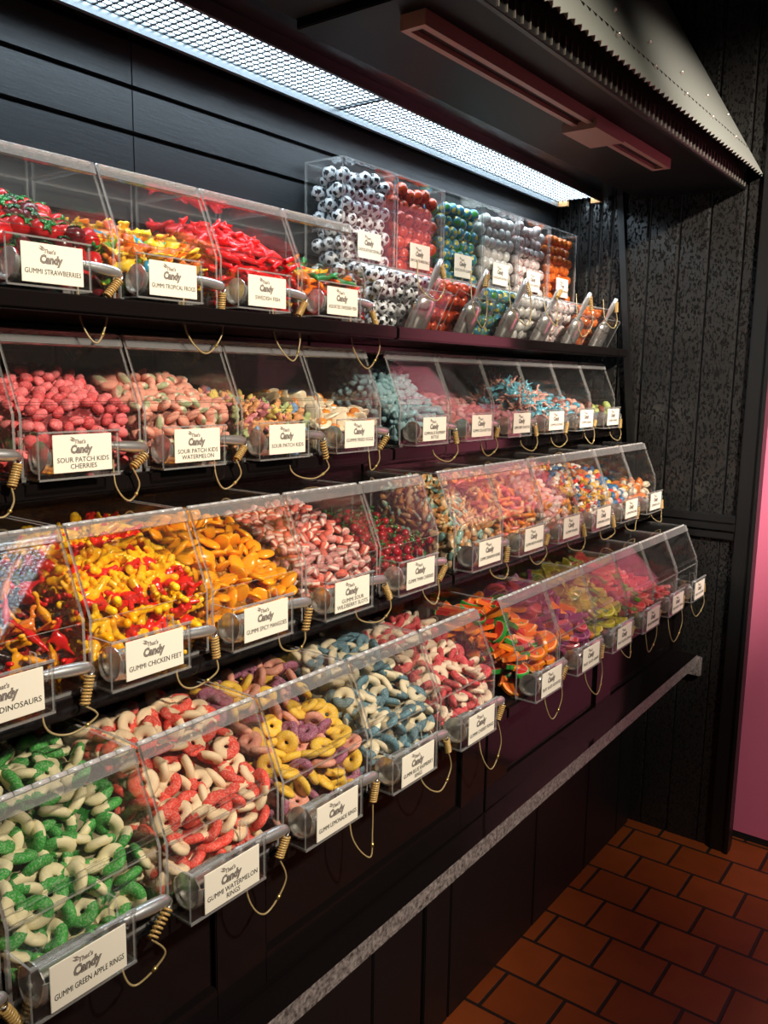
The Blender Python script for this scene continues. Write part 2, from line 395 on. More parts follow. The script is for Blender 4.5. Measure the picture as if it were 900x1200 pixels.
# shelves, risers, base cabinets
NEAR, FAR = 'near', 'far'
UX = {0: (-3.2, 4.12), 1: (4.16, XE-.12)}
unit_word = {0: 'nearer display unit', 1: 'farther display unit by the plank wall'}
row_word = {1: 'top', 2: 'second', 3: 'third', 4: 'bottom'}
for u in (0, 1):
    x0, x1 = UX[u]
    for r in (1, 2, 3, 4):
        yt, zt, _, _ = ROW[r]; zb = zt-1.0
        root = empty('shelf', W(x0, yt, zb), f'glossy black {row_word[r]} shelf board of the {unit_word[u]}', 'shelf')
        m = MB(); fy = {1: -.5, 2: -.29, 3: -.29, 4: -.27}[r]; by = min(1.29, yt+.93)-yt
        m.bbox((0, fy, -.13), (x1-x0, by, 0), .012); m.build('board', BLK_SHELF, root)
        if r > 1:
            m = MB(); top = ROW[r-1][1]-1.0-.14-zb
            m.box((0, by-.03, 0), (x1-x0, by, top)); m.build('back_panel', BLK_SHELF, root)
        m = MB(); m.bbox((0, fy-.012, -.115), (x1-x0, fy+.01, -.012), .005); m.build('front_edge', BLK_GLOSS, root)
    zb = ROW[4][1]-1.0-.13
    root = empty('base_cabinet', W(x0, -1.35, FZ), f'glossy black panelled base cabinet of the {unit_word[u]}', 'cabinet')
    H = zb-FZ; LZ = -3.47-FZ
    m = MB(); m.box((0, .06, LZ-.15), (x1-x0, 1.6, H)); m.box((0, .75, 0), (x1-x0, 1.7, LZ-.15)); m.build('carcass', BLK_GLOSS, root)
    frames = [(-2.0, .5), (.98, 3.66)] if u == 0 else [(4.6, 6.96), (7.46, 10.0)]
    zlo, zhi = LZ+.25, H-.1
    m = MB(); xs = [x0]+[v for f in frames for v in f]+[x1]
    for a, b in zip(xs[0::2], xs[1::2]): m.bbox((a-x0, 0, LZ), (b-x0, .07, H), .008)
    for a, b in frames:
        m.bbox((a-x0-.01, 0, LZ), (b-x0+.01, .07, zlo), .008); m.bbox((a-x0-.01, 0, zhi), (b-x0+.01, .07, H), .008)
    m.build('face_frame', BLK_GLOSS, root)
    for a, b in frames:
        m = MB(); m.bbox((a-x0+.02, .035, zlo+.02), (b-x0-.02, .07, zhi-.02), .012); m.build('panel', BLK_GLOSS, root)
    seams = [-1.4, .3, 1.95, 3.2] if u == 0 else [4.69, 6.86, 8.6, 9.9]
    xs = [x0]+seams+[x1]
    for a, b in zip(xs[:-1], xs[1:]):
        if b-a > .05:
            m = MB(); m.bbox((a-x0+.012, .70, .02), (b-x0-.012, .76, LZ-.16), .012); m.build('kick_panel', black_paint('kick_black', .45, .006, .05), root)
# granite-look ledge
def granite():
    m, nt, b = new_mat('grey_speckled_laminate')
    tc = nt.nodes.new('ShaderNodeTexCoord'); n = nt.nodes.new('ShaderNodeTexNoise'); n.inputs['Scale'].default_value = 130; n.inputs['Detail'].default_value = 10; n.inputs['Roughness'].default_value = .75
    cr = nt.nodes.new('ShaderNodeValToRGB'); cr.color_ramp.elements[0].position = .36; cr.color_ramp.elements[0].color = lin('#2a2626'); cr.color_ramp.elements[1].position = .68; cr.color_ramp.elements[1].color = lin('#b4aaa6')
    nt.links.new(tc.outputs['Object'], n.inputs['Vector']); nt.links.new(n.outputs['Fac'], cr.inputs[0]); nt.links.new(cr.outputs[0], b.inputs['Base Color'])
    b.inputs['Roughness'].default_value = .35
    return m
GRAN = granite()
lg = empty('counter_ledge', W(3, -1.35, -3.5), 'grey speckled narrow ledge running along the black base cabinets', 'ledge')
m = MB(); vs = []
for X, dz in ((-3.2, -.10), (XE-.08, .095)):
    vs += [(X-3, .0, -.16+dz), (X-3, -.24, -.16+dz), (X-3, -.24, .02+dz), (X-3, 0, .02+dz)]
m.add(vs, [(0, 3, 2, 1), (4, 5, 6, 7), (0, 1, 5, 4), (2, 3, 7, 6), (3, 0, 4, 7)], 1); m.add(vs, [(1, 2, 6, 5)], 0)
m.build('edge_strip', [GRAN, BLK_GLOSS], lg)
m = MB(); m.bbox((XE-.09-3, -.30, -.24), (XE-3, -.05, .07), .01); m.build('end_block', GRAN, lg)

# ------------------------------------------------------------------ text helpers
INK = plain('dark_ink', '#1a1715', .6); INK2 = plain('grey_ink', '#8d847c', .6); CARD = plain('cream_card', '#f3eedd', .55)
TANK_CACHE = {}
def text_mesh(body, size, mat, width=None, bold=0.0):
    cu = bpy.data.curves.new('lettering', 'FONT'); cu.body = body; cu.size = size*S; cu.align_x = 'CENTER'; cu.align_y = 'CENTER'
    cu.resolution_u = 2; cu.offset = bold*S; cu.space_line = .95; cu.extrude = 0.00008
    ob = bpy.data.objects.new('lettering', cu); COL.objects.link(ob)
    dg = bpy.context.evaluated_depsgraph_get(); me = bpy.data.meshes.new_from_object(ob.evaluated_get(dg))
    bpy.data.objects.remove(ob); bpy.data.curves.remove(cu)
    if width and len(me.vertices):
        xs = [v.co.x for v in me.vertices]; w = (max(xs)-min(xs))/S
        if w > width:
            k = width/w
            for v in me.vertices: v.co.x *= k
    # stand it upright in the x-z plane, facing -y
    for v in me.vertices: v.co = Vector((v.co.x, -v.co.z, v.co.y))
    me.materials.clear(); me.materials.append(mat); me.update(); return me
def logo_mesh():
    """the shop's mark: small word above, heavy outlined word below, a swash of leaves at the upper end"""
    big = text_mesh('Candy', .066, INK, None, .0035); big2 = text_mesh('Candy', .066, INK2, None, .0012); small = text_mesh('That\'s', .034, INK2, None, .001)
    bm = bmesh.new()
    def addm(me, dx, dz, dy, sx, shear, mi):
        n0 = len(bm.verts); nf = len(bm.faces); bm.from_mesh(me); bm.verts.ensure_lookup_table(); bm.faces.ensure_lookup_table()
        for v in bm.verts[n0:]:
            v.co = Vector((v.co.x*sx+v.co.z*shear+dx*S, v.co.y+dy*S, v.co.z+dz*S))
        for f in bm.faces[nf:]: f.material_index = mi
    addm(big, 0, -.012, 0, .72, .12, 0); addm(big2, -.001, -.012, -.0016, .72, .12, 1); addm(small, -.005, .034, 0, .8, .12, 1)
    me = bpy.data.meshes.new('logo'); 
    for a, b in (((-.062, .066), (-.03, .045)), ((-.066, .052), (-.034, .036))):
        t = Vector((b[0]-a[0], 0, b[1]-a[1])).normalized(); q = Vector((-t.z, 0, t.x))*.006
        mid = Vector(((a[0]+b[0])/2, 0, (a[1]+b[1])/2)); A = Vector((a[0], 0, a[1])); B = Vector((b[0], 0, b[1]))
        vv = [bm.verts.new(p*S) for p in (A, mid-q, B, mid+q)]; f = bm.faces.new(vv); f.material_index = 1
    bmesh.ops.recalc_face_normals(bm, faces=bm.faces[:]); bm.to_mesh(me); bm.free()
    me.materials.append(INK); me.materials.append(INK2); return me
LOGO = logo_mesh()

# ------------------------------------------------------------------ bin, scoop and tether prototypes (meshes shared by every copy)
T = .02; XI0, XI1 = .015, .985
BK = .86
def tank_mesh():
    m = MB()
    prof = [(BK, 0), (BK, 1.0), (0, 1.0), (-.24, .45), (-.24, 0)]
    m.plate([(XI0, y, z) for y, z in prof], (T, 0, 0)); m.plate([(XI1-T, y, z) for y, z in prof], (T, 0, 0))
    a, b = XI0+T, XI1-T
    m.plate([(a, -.24, 0), (b, -.24, 0), (b, BK, 0), (a, BK, 0)], (0, 0, T))
    m.plate([(a, BK-T, T), (b, BK-T, T), (b, BK-T, 1.0), (a, BK-T, 1.0)], (0, T, 0))
    m.plate([(a, 0.05, 1.0-T), (b, 0.05, 1.0-T), (b, BK-T, 1.0-T), (a, BK-T, 1.0-T)], (0, 0, T))
    m.plate([(a, -.24, T), (b, -.24, T), (b, -.24, .43), (a, -.24, .43)], (0, T, 0))
    # fixed sloping strip under the lid
    n = Vector((0, -.55, .24)).normalized()*T
    m.plate([(a, -.24, .45), (b, -.24, .45), (b, -.205, .53), (a, -.205, .53)], tuple(-n))
    return m.mesh('tank', [ACR, EDG])
def lid_mesh():
    m = MB(); n = Vector((0, -.55, .24)).normalized()*T
    p = lambda t: (-.24*t, 1.0-.55*t)
    y0, z0 = p(.16); y1, z1 = p(.90)
    m.plate([(XI0+.008, y0, z0), (XI1-.008, y0, z0), (XI1-.008, y1, z1), (XI0+.008, y1, z1)], tuple(n))
    return m.mesh('lid', [ACR, EDG])
def hinge_mesh():
    m = MB(); p = lambda t: (-.24*t, 1.0-.55*t); n = Vector((0, -.55, .24)).normalized()*.026
    y0, z0 = p(-.005); y1, z1 = p(.15)
    m.plate([(XI0+.004, y0, z0), (XI1-.004, y0, z0), (XI1-.004, y1, z1), (XI0+.004, y1, z1)], tuple(n), 0, 1)
    for k in range(9):
        x = XI0+.01+k*.106; m.tube([(x, .012, 1.006), (x+.096, .012, 1.006)], .017, 8, 1)
    return m.mesh('hinge', [glass_mat('hinge_acrylic', .84, .11), EDG2])
def holder_mesh(x0=.0, x1=.62):
    T = .013; m = MB(); y0, y1 = -.243, -.478; z0, z1 = .035, .345
    m.plate([(x0, y1, z0), (x1, y1, z0), (x1, y1, z1), (x0, y1, z1)], (0, T, 0))
    m.plate([(x0, y1, z0-T), (x1, y1, z0-T), (x1, y0, z0-T), (x0, y0, z0-T)], (0, 0, T))
    m.plate([(x0, y1+T, z0), (x0, y0, z0), (x0, y0, z1), (x0, y1+T, z1)], (T, 0, 0))
    # end plate with a notch for the handle
    m.plate([(x1, y1+T, z0), (x1, y0, z0), (x1, y0, z1), (x1, y0-.06, z1), (x1, y0-.09, .2), (x1, y1+T+.05, .2), (x1, y1+T, z1)], (-T, 0, 0))
    m.plate([(x0, y1, z1-.012), (x1, y1, z1-.012), (x1, y1, z1), (x0, y1, z1)], (0, -.010, 0), 1, 1)
    return m.mesh('scoop_holder', [ACR, EDG])
CHROME = plain('polished_steel', '#e6e4de', .22, .88)
CHROME2 = plain('brushed_steel_handle', '#dcdcda', .33, .85)
def bowl_mesh():
    """half-round scoop bowl: open trough with a rounded closed end towards the handle and a slanted mouth"""
    m = MB(); n = 12; r = .118; rows = []
    for k, (x, rr, zo) in enumerate([(0, r*.99, .012), (.05, r, 0), (.30, r, 0), (.36, r*.96, 0), (.40, r*.78, 0), (.42, r*.4, 0)]):
        rows.append([(x-.02*math.sin(math.pi*j/n) if k == 0 else x, -rr*math.cos(math.pi*1.22*(j/n)-math.pi*.11), -rr*math.sin(math.pi*1.22*(j/n)-math.pi*.11)+zo) for j in range(n+1)])
    vs = [v for rw in rows for v in rw]; fs = []
    for i in range(len(rows)-1):
        for j in range(n): a = i*(n+1)+j; fs.append((a, a+1, a+n+2, a+n+1))
    inner = [(x, y*.93, z*.93+.004) for x, y, z in vs]; nb = len(vs)
    m.add(vs+inner, fs+[tuple(nb+i for i in f[::-1]) for f in fs], 0, True)
    for i in range(len(rows)-1):
        for j in (0, n):
            a = i*(n+1)+j; b = a+n+1; m.add([vs[a], vs[b], inner[b], inner[a]], [(0, 1, 2, 3)])
    m.add([p for j in range(n+1) for p in (vs[j], inner[j])], [(2*j, 2*j+2, 2*j+3, 2*j+1) for j in range(n)])
    # round back-plate at the mouth end
    m.add([(0.012, -r*.97*math.cos(2*math.pi*j/20), r*.97*math.sin(2*math.pi*j/20)) for j in range(20)]+[(0.02, -r*.97*math.cos(2*math.pi*j/20), r*.97*math.sin(2*math.pi*j/20)) for j in range(20)],
          [tuple(range(20)), tuple(range(20, 40))[::-1]]+[(j, 20+j, 20+(j+1) % 20, (j+1) % 20) for j in range(20)])
    return m.mesh('bowl', CHROME)
def handle_mesh():
    m = MB()
    m.tube([(.40, 0, .055), (.45, 0, .07), (.50, 0, .066), (.56, 0, .054), (.66, 0, .045), (.76, 0, .036), (.83, 0, .03), (.86, 0, .028), (.875, 0, .028)],
           [.045, .024, .022, .030, .040, .042, .038, .026, .008], 12)
    return m.mesh('handle', CHROME2)
def ring_mesh():
    m = MB(); pts = [(.84, .035*math.cos(k*math.pi/8), .03+.045*math.sin(k*math.pi/8)) for k in range(17)]
    m.tube(pts, .006, 6, 0, False); return m.mesh('key_ring', CHROME)
TANK, LID, HINGE, HOLDER, BOWL, HANDLE, RING = tank_mesh(), lid_mesh(), hinge_mesh(), holder_mesh(), bowl_mesh(), handle_mesh(), ring_mesh()
TETH = plain('tan_coil_plastic', '#b8975a', .3, 0, .6, .4, sss=.2); CABLE = plain('pale_tan_cable', '#a08c62', .35)
def card_mesh(w=.449, h=.252):
    m = MB(); m.bbox((-w/2, -.008, -h/2), (w/2, 0, h/2), .002); return m.mesh('label_card', CARD)
CARDM = card_mesh()
TEXTS = {}
def put_card(parent, loc, body, mesh=CARDM, scale=1.0, rot=None):
    c = link_mesh('label_card', mesh, parent, Vector(loc)*S); c['label'] = 'cream card with dark print'
    if rot: c.rotation_euler = rot
    if body not in TEXTS:
        n = len(body.split('\n')); TEXTS[body] = text_mesh(body, .047, INK, .41, 0.0)
    t = link_mesh('lettering', TEXTS[body], c, Vector((.0, -.0095, -.055 if '\n' not in body else -.066))*S); t.scale = (scale,)*3
    l = link_mesh('logo', LOGO, c, Vector((-.015, -.0095, .038))*S); l.scale = (scale*1.3, scale, scale*1.12)
    return c

def tether(x, y, z, seed, desc, deep=.9):
    """coiled cord from the scoop's handle ring down to the holder's underside"""
    rr = random.Random(seed)
    root = empty('coiled_tether', W(x, y, z), f'coiled tan tether of the {desc}', 'tether', None)
    ang = rr.uniform(-1.1, .7); ln = rr.uniform(.13, .2)
    d = Vector((math.sin(ang)*.8, rr.uniform(-.15, .1), -math.cos(ang))).normalized()
    u = d.cross(Vector((0, 1, 0))).normalized(); w = d.cross(u)
    turns = rr.choice([7, 8, 9]); s0 = Vector((0, 0, -.05)); pts = []
    for k in range(turns*8+1):
        t = k/(turns*8); a = t*turns*2*math.pi
        pts.append(s0+d*(t*ln)+(u*math.cos(a)+w*math.sin(a))*.026)
    m = MB(); m.tube(pts, .0085, 5); m.build('coil', TETH, root)
    e = s0+d*ln; drop = min(rr.uniform(.24, .48), deep+e.z); out = rr.uniform(-.05, .05)
    end = Vector((-.28+rr.uniform(-.06, .1), .12, -.02))
    ctrl = [e, e+Vector((rr.uniform(-.02, .09), 0, -drop*.55)), Vector(((e.x+end.x)/2+rr.uniform(-.05, .05), out, e.z-drop)), Vector((end.x-.03, end.y*.5, e.z-drop*.5)), end]
    pts = []
    P = [ctrl[0]]+ctrl+[ctrl[-1]]
    for i in range(1, len(P)-2):
        for k in range(8):
            t = k/8; p0, p1, p2, p3 = P[i-1], P[i], P[i+1], P[i+2]
            pts.append(.5*((2*p1)+(-p0+p2)*t+(2*p0-5*p1+4*p2-p3)*t*t+(-p0+3*p1-3*p2+p3)*t**3))
    pts.append(ctrl[-1])
    m = MB(); m.tube(pts, .007, 6); m.build('cable', CABLE, root)
    m = MB(); pm = pts[len(pts)//3]; pn = pts[len(pts)//3+1]; m.tube([pm, pn], .013, 8); m.build('crimp', plain('brass_crimp', '#d8c078', .3, .9) if 'brass_crimp' not in bpy.data.materials else bpy.data.materials['brass_crimp'], root)
    m = MB(); m.tube([(0.03*math.cos(k*math.pi/6), 0, -.02+.032*math.sin(k*math.pi/6)) for k in range(13)], .006, 6, 0, False); m.build('split_ring', CHROME, root)
    return root

def make_bin(r, u, i, desc, body, dx=0):
    x = bin_x(r, u, i); yt, zt, _, _ = ROW[r]
    root = empty('candy_bin', W(x, yt, zt-1.0), f'clear acrylic {desc}', 'candy bin', f'acrylic bins on the {row_word[r]} shelf')
    link_mesh('tank', TANK, root); lid = link_mesh('lid', LID, root); link_mesh('hinge', HINGE, lid)
    link_mesh('scoop_holder', HOLDER, root)
    put_card(root, (.0973+.2247, -.482, (ROWZ[r][0]+ROWZ[r][1])/2-(zt-1.0)), body)
    sc = empty('scoop', W(x+.07, yt-.36, zt-1.0+.165), f'steel scoop of the {desc}', 'scoop', 'steel scoops in the holders')
    link_mesh('bowl', BOWL, sc); link_mesh('handle', HANDLE, sc)
    tether(x+.07+.85, yt-.37, zt-1.0+.19, r*100+u*20+i, desc, {1: .66, 2: .385, 3: .385, 4: .9}[r])
    return root
ROWZ = {1: (1.766, 1.512), 2: (.532, .274), 3: (-.703, -.954), 4: (-1.978, -2.233)}

# ------------------------------------------------------------------ candy shapes (in bin widths, centred)
def ico(bm, c, r, sub=2, sc=(1, 1, 1), rot=None):
    res = bmesh.ops.create_icosphere(bm, subdivisions=sub, radius=r)
    for v in res['verts']:
        p = Vector((v.co.x*sc[0], v.co.y*sc[1], v.co.z*sc[2]))
        if rot: p = rot @ p
        v.co = p+Vector(c)
    return res['verts']
def fuse(bm, voxel):
    """blobs -> one skin"""
    me = bpy.data.meshes.new('tmp'); bm.to_mesh(me); bm.free()
    ob = bpy.data.objects.new('tmp', me); COL.objects.link(ob)
    md = ob.modifiers.new('r', 'REMESH'); md.mode = 'VOXEL'; md.voxel_size = voxel; md.use_smooth_shade = True
    ms = ob.modifiers.new('s', 'SMOOTH'); ms.iterations = 3; ms.factor = .5
    dg = bpy.context.evaluated_depsgraph_get(); out = bpy.data.meshes.new_from_object(ob.evaluated_get(dg))
    bpy.data.objects.remove(ob); bpy.data.meshes.remove(me)
    return out
def finish(me, mats, name, paint=None, scale=S):
    me.name = name; me.materials.clear()
    for m in mats: me.materials.append(m)
    for v in me.vertices: v.co *= scale
    for p in me.polygons:
        p.use_smooth = True
        if paint: p.material_index = paint(p.center/scale, p.normal)
        else: p.material_index = 0
    me.update(); return me
def bm_mesh(bm):
    me = bpy.data.meshes.new('candy'); bm.to_mesh(me); bm.free(); return me

def c_ring(mats, name, R=.054, r=.039, flat=.74, split=True):
    bm = bmesh.new(); n, k = 18, 9; vs = []
    for i in range(n):
        a = 2*math.pi*i/n
        for j in range(k):
            b = 2*math.pi*j/k; q = R+r*math.cos(b)*1.05
            vs.append(bm.verts.new((q*math.cos(a), q*math.sin(a), r*flat*math.sin(b))))
    for i in range(n):
        for j in range(k):
            bm.faces.new((vs[i*k+j], vs[((i+1) % n)*k+j], vs[((i+1) % n)*k+(j+1) % k], vs[i*k+(j+1) % k]))
    return finish(bm_mesh(bm), mats, name, (lambda c, n_: 1 if c.x+.5*c.z > .0 else 0) if split and len(mats) > 1 else None)
def c_frog(mats, name, s=1.0):
    bm = bmesh.new(); ico(bm, (0, 0, 0), .07, 2, (1.15, .9, .6)); ico(bm, (.075, 0, .015), .045, 2, (1, 1.1, .75))
    for sgn in (-1, 1):
        ico(bm, (.09, .03*sgn, .045), .017, 1); ico(bm, (-.045, .075*sgn, -.01), .038, 2, (1.3, .8, .6)); ico(bm, (-.01, .11*sgn, -.02), .022, 1, (1.6, 1, .6))
        ico(bm, (.06, .07*sgn, -.02), .024, 1, (1, 1.3, .7)); ico(bm, (.085, .09*sgn, -.025), .016, 1)
    return finish(fuse(bm, .011), mats, name, (lambda c, n_: 1 if c.z < -.008 else 0) if len(mats) > 1 else None, S*s)
def c_fish(mats, name):
    out = [(-.14, .045), (-.115, .0), (-.14, -.045), (-.085, -.02), (-.04, -.042), (.02, -.052), (.075, -.04), (.115, -.008), (.118, .01), (.085, .036), (.04, .06), (.0, .05), (-.045, .04), (-.085, .018)]
    bm = bmesh.new(); h = .02
    top = [bm.verts.new((x*.82, y*.82, h)) for x, y in out]; bot = [bm.verts.new((x*.86, y*.9, -h)) for x, y in out]; mid = [bm.verts.new((x, y, 0)) for x, y in out]
    n = len(out)
    for i in range(n):
        j = (i+1) % n; bm.faces.new((bot[i], bot[j], mid[j], mid[i])); bm.faces.new((mid[i], mid[j], top[j], top[i]))
    bm.faces.new(top); bm.faces.new(bot[::-1])
    return finish(bm_mesh(bm), mats, name)
def c_berry(mats, name):
    bm = bmesh.new(); n = 12; prof = [(0.001, -.10), (.03, -.085), (.058, -.045), (.072, 0), (.07, .03), (.05, .055), (.02, .062), (.001, .06)]
    rings = [[bm.verts.new((r*math.cos(2*math.pi*j/n)*(1+.04*math.sin(5*j+i*2)), r*math.sin(2*math.pi*j/n), z)) for j in range(n)] for i, (r, z) in enumerate(prof)]
    for a, b in zip(rings[:-1], rings[1:]):
        for j in range(n): bm.faces.new((a[j], a[(j+1) % n], b[(j+1) % n], b[j]))
    for k in range(5):
        a = 2*math.pi*k/5; d = Vector((math.cos(a), math.sin(a), 0)); w = Vector((-math.sin(a), math.cos(a), 0))*.024
        z = Vector((0, 0, .066)); P = [z+d*.005-w*.4, z+d*.035-w*.8+Vector((0, 0, .01)), z+d*.066+Vector((0, 0, -.006)), z+d*.035+w*.8+Vector((0, 0, .012)), z+d*.005+w*.4]
        up = [bm.verts.new(p) for p in P]; dn = [bm.verts.new(p-Vector((0, 0, .01))) for p in P]
        bm.faces.new(up); bm.faces.new(dn[::-1])
        for i in range(5): bm.faces.new((up[i], dn[i], dn[(i+1) % 5], up[(i+1) % 5]))
    return finish(bm_mesh(bm), mats, name, lambda c, n_: 1 if c.z > .0605 else 0)
def c_lump(mats, name, s=.052, sc=(1.3, 1, .8), seed=1, split=None):
    bm = bmesh.new(); rr = random.Random(seed); vs = ico(bm, (0, 0, 0), s, 2, sc)
    for v in vs: v.co *= 1+rr.uniform(-.07, .07)
    return finish(bm_mesh(bm), mats, name, split)
def c_kid(mats, name, s=1.0, split=None):
    bm = bmesh.new(); ico(bm, (0, 0, 0), .038, 2, (1, .75, 1.25)); ico(bm, (0, 0, .062), .036, 2, (1, .8, 1))
    for q in (-1, 1):
        ico(bm, (.042*q, 0, .015), .02, 1, (1.4, .9, .9)); ico(bm, (.022*q, 0, -.055), .022, 1, (1, .9, 1.3))
        ico(bm, (.02*q, 0, .095), .013, 1)
    return finish(fuse(bm, .010), mats, name, split, S*s)
def c_egg(mats, name):
    bm = bmesh.new(); rr = random.Random(5); vs = ico(bm, (0, 0, 0), .09, 3, (1, .85, .2))
    for v in vs: v.co.x *= 1+.12*math.sin(3*math.atan2(v.co.y, v.co.x)); v.co.y *= 1+.08*math.cos(2*math.atan2(v.co.y, v.co.x))
    ico(bm, (.01, 0, .016), .042, 2, (1, 1, .6))
    return finish(bm_mesh(bm), mats, name, lambda c, n_: 1 if c.z > .0185 and (c.x-.01)**2+c.y**2 < .0017 else 0, S*1.3)
def c_foot(mats, name, k=1.18):
    bm = bmesh.new(); ico(bm, (0, 0, 0), .032, 2, (1, 1.1, .7)); ico(bm, (-.045, 0, .0), .024, 2, (1.8, .9, .8)); ico(bm, (-.085, 0, 0), .022, 2, (1.5, 1, .9))
    for a in (-.75, 0, .75):
        d = Vector((math.cos(a), math.sin(a), 0)); R = Matrix.Rotation(a, 3, 'Z')
        ico(bm, d*.045, .02, 2, (1.6, .85, .8), R); ico(bm, d*.078, .017, 1, (1.2, 1, .9), R)
    for v in bm.verts: v.co = Vector((v.co.x*.92, v.co.y*1.15, v.co.z*1.5))*k
    return finish(fuse(bm, .011), mats, name, lambda c, n_: 1 if c.x < -.05 else 0)
def c_dino(mats, name):
    bm = bmesh.new(); ico(bm, (0, 0, 0), .05, 2, (1.4, .55, .9)); ico(bm, (.075, 0, .045), .02, 2, (1, .8, 1.8)); ico(bm, (.1, 0, .085), .022, 2, (1.5, .8, .8))
    for x, rr in ((-.07, .026), (-.105, .018), (-.135, .011)): ico(bm, (x, 0, -.005), rr, 1, (1.6, .8, .8))
    for x in (-.035, .04): ico(bm, (x, 0, -.05), .019, 1, (.9, .9, 1.5))
    return finish(fuse(bm, .011), mats, name)
def c_mango(mats, name):
    bm = bmesh.new(); vs = ico(bm, (0, 0, 0), .075, 3, (1.15, .82, .45))
    for v in vs:
        v.co.y += .25*v.co.x*v.co.x*8*.4; v.co.z *= 1.0 if v.co.z > 0 else .55
    return finish(bm_mesh(bm), mats, name)
def c_slab(mats, name):
    bm = bmesh.new(); bmesh.ops.create_cube(bm, size=1)
    for v in bm.verts: v.co = Vector((v.co.x*.1, v.co.y*.062, v.co.z*.062))
    bmesh.ops.subdivide_edges(bm, edges=[e for e in bm.edges if abs((e.verts[0].co-e.verts[1].co).z) > .01], cuts=2)
    bmesh.ops.bevel(bm, geom=[e for e in bm.edges if e.calc_face_angle(0) > .5], offset=.009, segments=2, affect='EDGES')
    return finish(bm_mesh(bm), mats, name, lambda c, n_: 1 if abs(c.z) < .0105 else 0)
def c_cherry(mats, name):
    bm = bmesh.new(); ico(bm, (-.045, 0, -.02), .042, 2); ico(bm, (.045, 0, -.025), .042, 2)
    for q in (-1, 1):
        for k in range(5): t = k/4; ico(bm, (.045*q*(1-t), 0, .015+.075*t), .009, 1)
    ico(bm, (.025, 0, .09), .018, 1, (1.9, .6, 1))
    return finish(bm_mesh(bm), mats, name, lambda c, n_: 1 if c.z > .018 else 0)
def c_bottle(mats, name, cut=.012):
    bm = bmesh.new(); n = 9; prof = [(.001, -.075), (.028, -.075), (.036, -.06), (.036, -.005), (.03, .018), (.017, .04), (.015, .062), (.018, .066), (.018, .075), (.001, .076)]
    rings = [[bm.verts.new((r*math.cos(2*math.pi*j/n), .75*r*math.sin(2*math.pi*j/n), z)) for j in range(n)] for r, z in prof]
    for a, b in zip(rings[:-1], rings[1:]):
        for j in range(n): bm.faces.new((a[j], a[(j+1) % n], b[(j+1) % n], b[j]))
    return finish(bm_mesh(bm), mats, name, lambda c, n_: 1 if c.z > cut else 0)
def c_worm(mats, name, seed=0):
    m = MB(); rr = random.Random(seed); a0 = rr.uniform(1.4, 2.6); pts = []
    for k in range(13):
        t = k/12-.5; pts.append((.2*t, .04*math.sin(a0*3*t+seed), .01*math.cos(5*t)))
    m.tube(pts, [.010, .02, .026, .024, .028, .024, .028, .024, .028, .024, .026, .02, .010], 8)
    bm = bmesh.new(); vs = [bm.verts.new(p) for p in m.v]
    for f in m.f: bm.faces.new([vs[i] for i in f])
    return finish(bm_mesh(bm), mats, name, lambda c, n_: 1 if c.x > 0 else 0)
def c_bear(mats, name):
    bm = bmesh.new(); ico(bm, (0, 0, -.01), .04, 2, (.95, .8, 1.2)); ico(bm, (0, .004, .052), .032, 2, (1, .85, .95))
    for q in (-1, 1):
        ico(bm, (.024*q, 0, .082), .013, 1); ico(bm, (.036*q, -.022, .008), .017, 1, (.9, 1.5, .9)); ico(bm, (.026*q, -.026, -.05), .02, 1, (.9, 1.5, .9))
    return finish(fuse(bm, .010), mats, name)
def c_slice(mats, name, R=.138):
    """fruit slice: half disc of jelly, pale pith line and rind round the curve"""
    bm = bmesh.new(); n = 14; h = .026; rad = [0.0, R*.86, R*.91, R]; top = []; bot = []
    for q, rr in enumerate(rad):
        if q == 0: top.append([bm.verts.new((0, 0, h))]); bot.append([bm.verts.new((0, 0, -h))]); continue
        hh = h if q < 3 else h*.7
        top.append([bm.verts.new((rr*math.cos(math.pi*k/n), rr*math.sin(math.pi*k/n), hh)) for k in range(n+1)])
        bot.append([bm.verts.new((rr*math.cos(math.pi*k/n), rr*math.sin(math.pi*k/n), -hh)) for k in range(n+1)])
    def F(vs, mi): f = bm.faces.new(vs); f.material_index = mi
    for k in range(n):
        F((top[0][0], top[1][k], top[1][k+1]), 0); F((bot[0][0], bot[1][k+1], bot[1][k]), 0)
        for q, mi in ((1, 1), (2, 2)):
            F((top[q][k], top[q+1][k], top[q+1][k+1], top[q][k+1]), mi); F((bot[q][k], bot[q][k+1], bot[q+1][k+1], bot[q+1][k]), mi)
        F((top[3][k], bot[3][k], bot[3][k+1], top[3][k+1]), 2)
    for q, mi in ((0, 0), (1, 1), (2, 2)):
        for e in (0, n):
            a = top[q][0] if q == 0 else top[q][e]; b = bot[q][0] if q == 0 else bot[q][e]
            vs = (a, top[q+1][e], bot[q+1][e], b); F(vs if e else vs[::-1], mi)
    me = bm_mesh(bm); idx = [p.material_index for p in me.polygons]; me = finish(me, mats, name)
    me.polygons.foreach_set('material_index', idx); me.polygons.foreach_set('use_smooth', [False]*len(idx)); me.update(); return me
ICOV = [v.normalized() for v in [Vector(p) for t in [(1+5**.5)/2] for p in [(-1, t, 0), (1, t, 0), (-1, -t, 0), (1, -t, 0), (0, -1, t), (0, 1, t), (0, -1, -t), (0, 1, -t), (t, 0, -1), (t, 0, 1), (-t, 0, -1), (-t, 0, 1)]]]
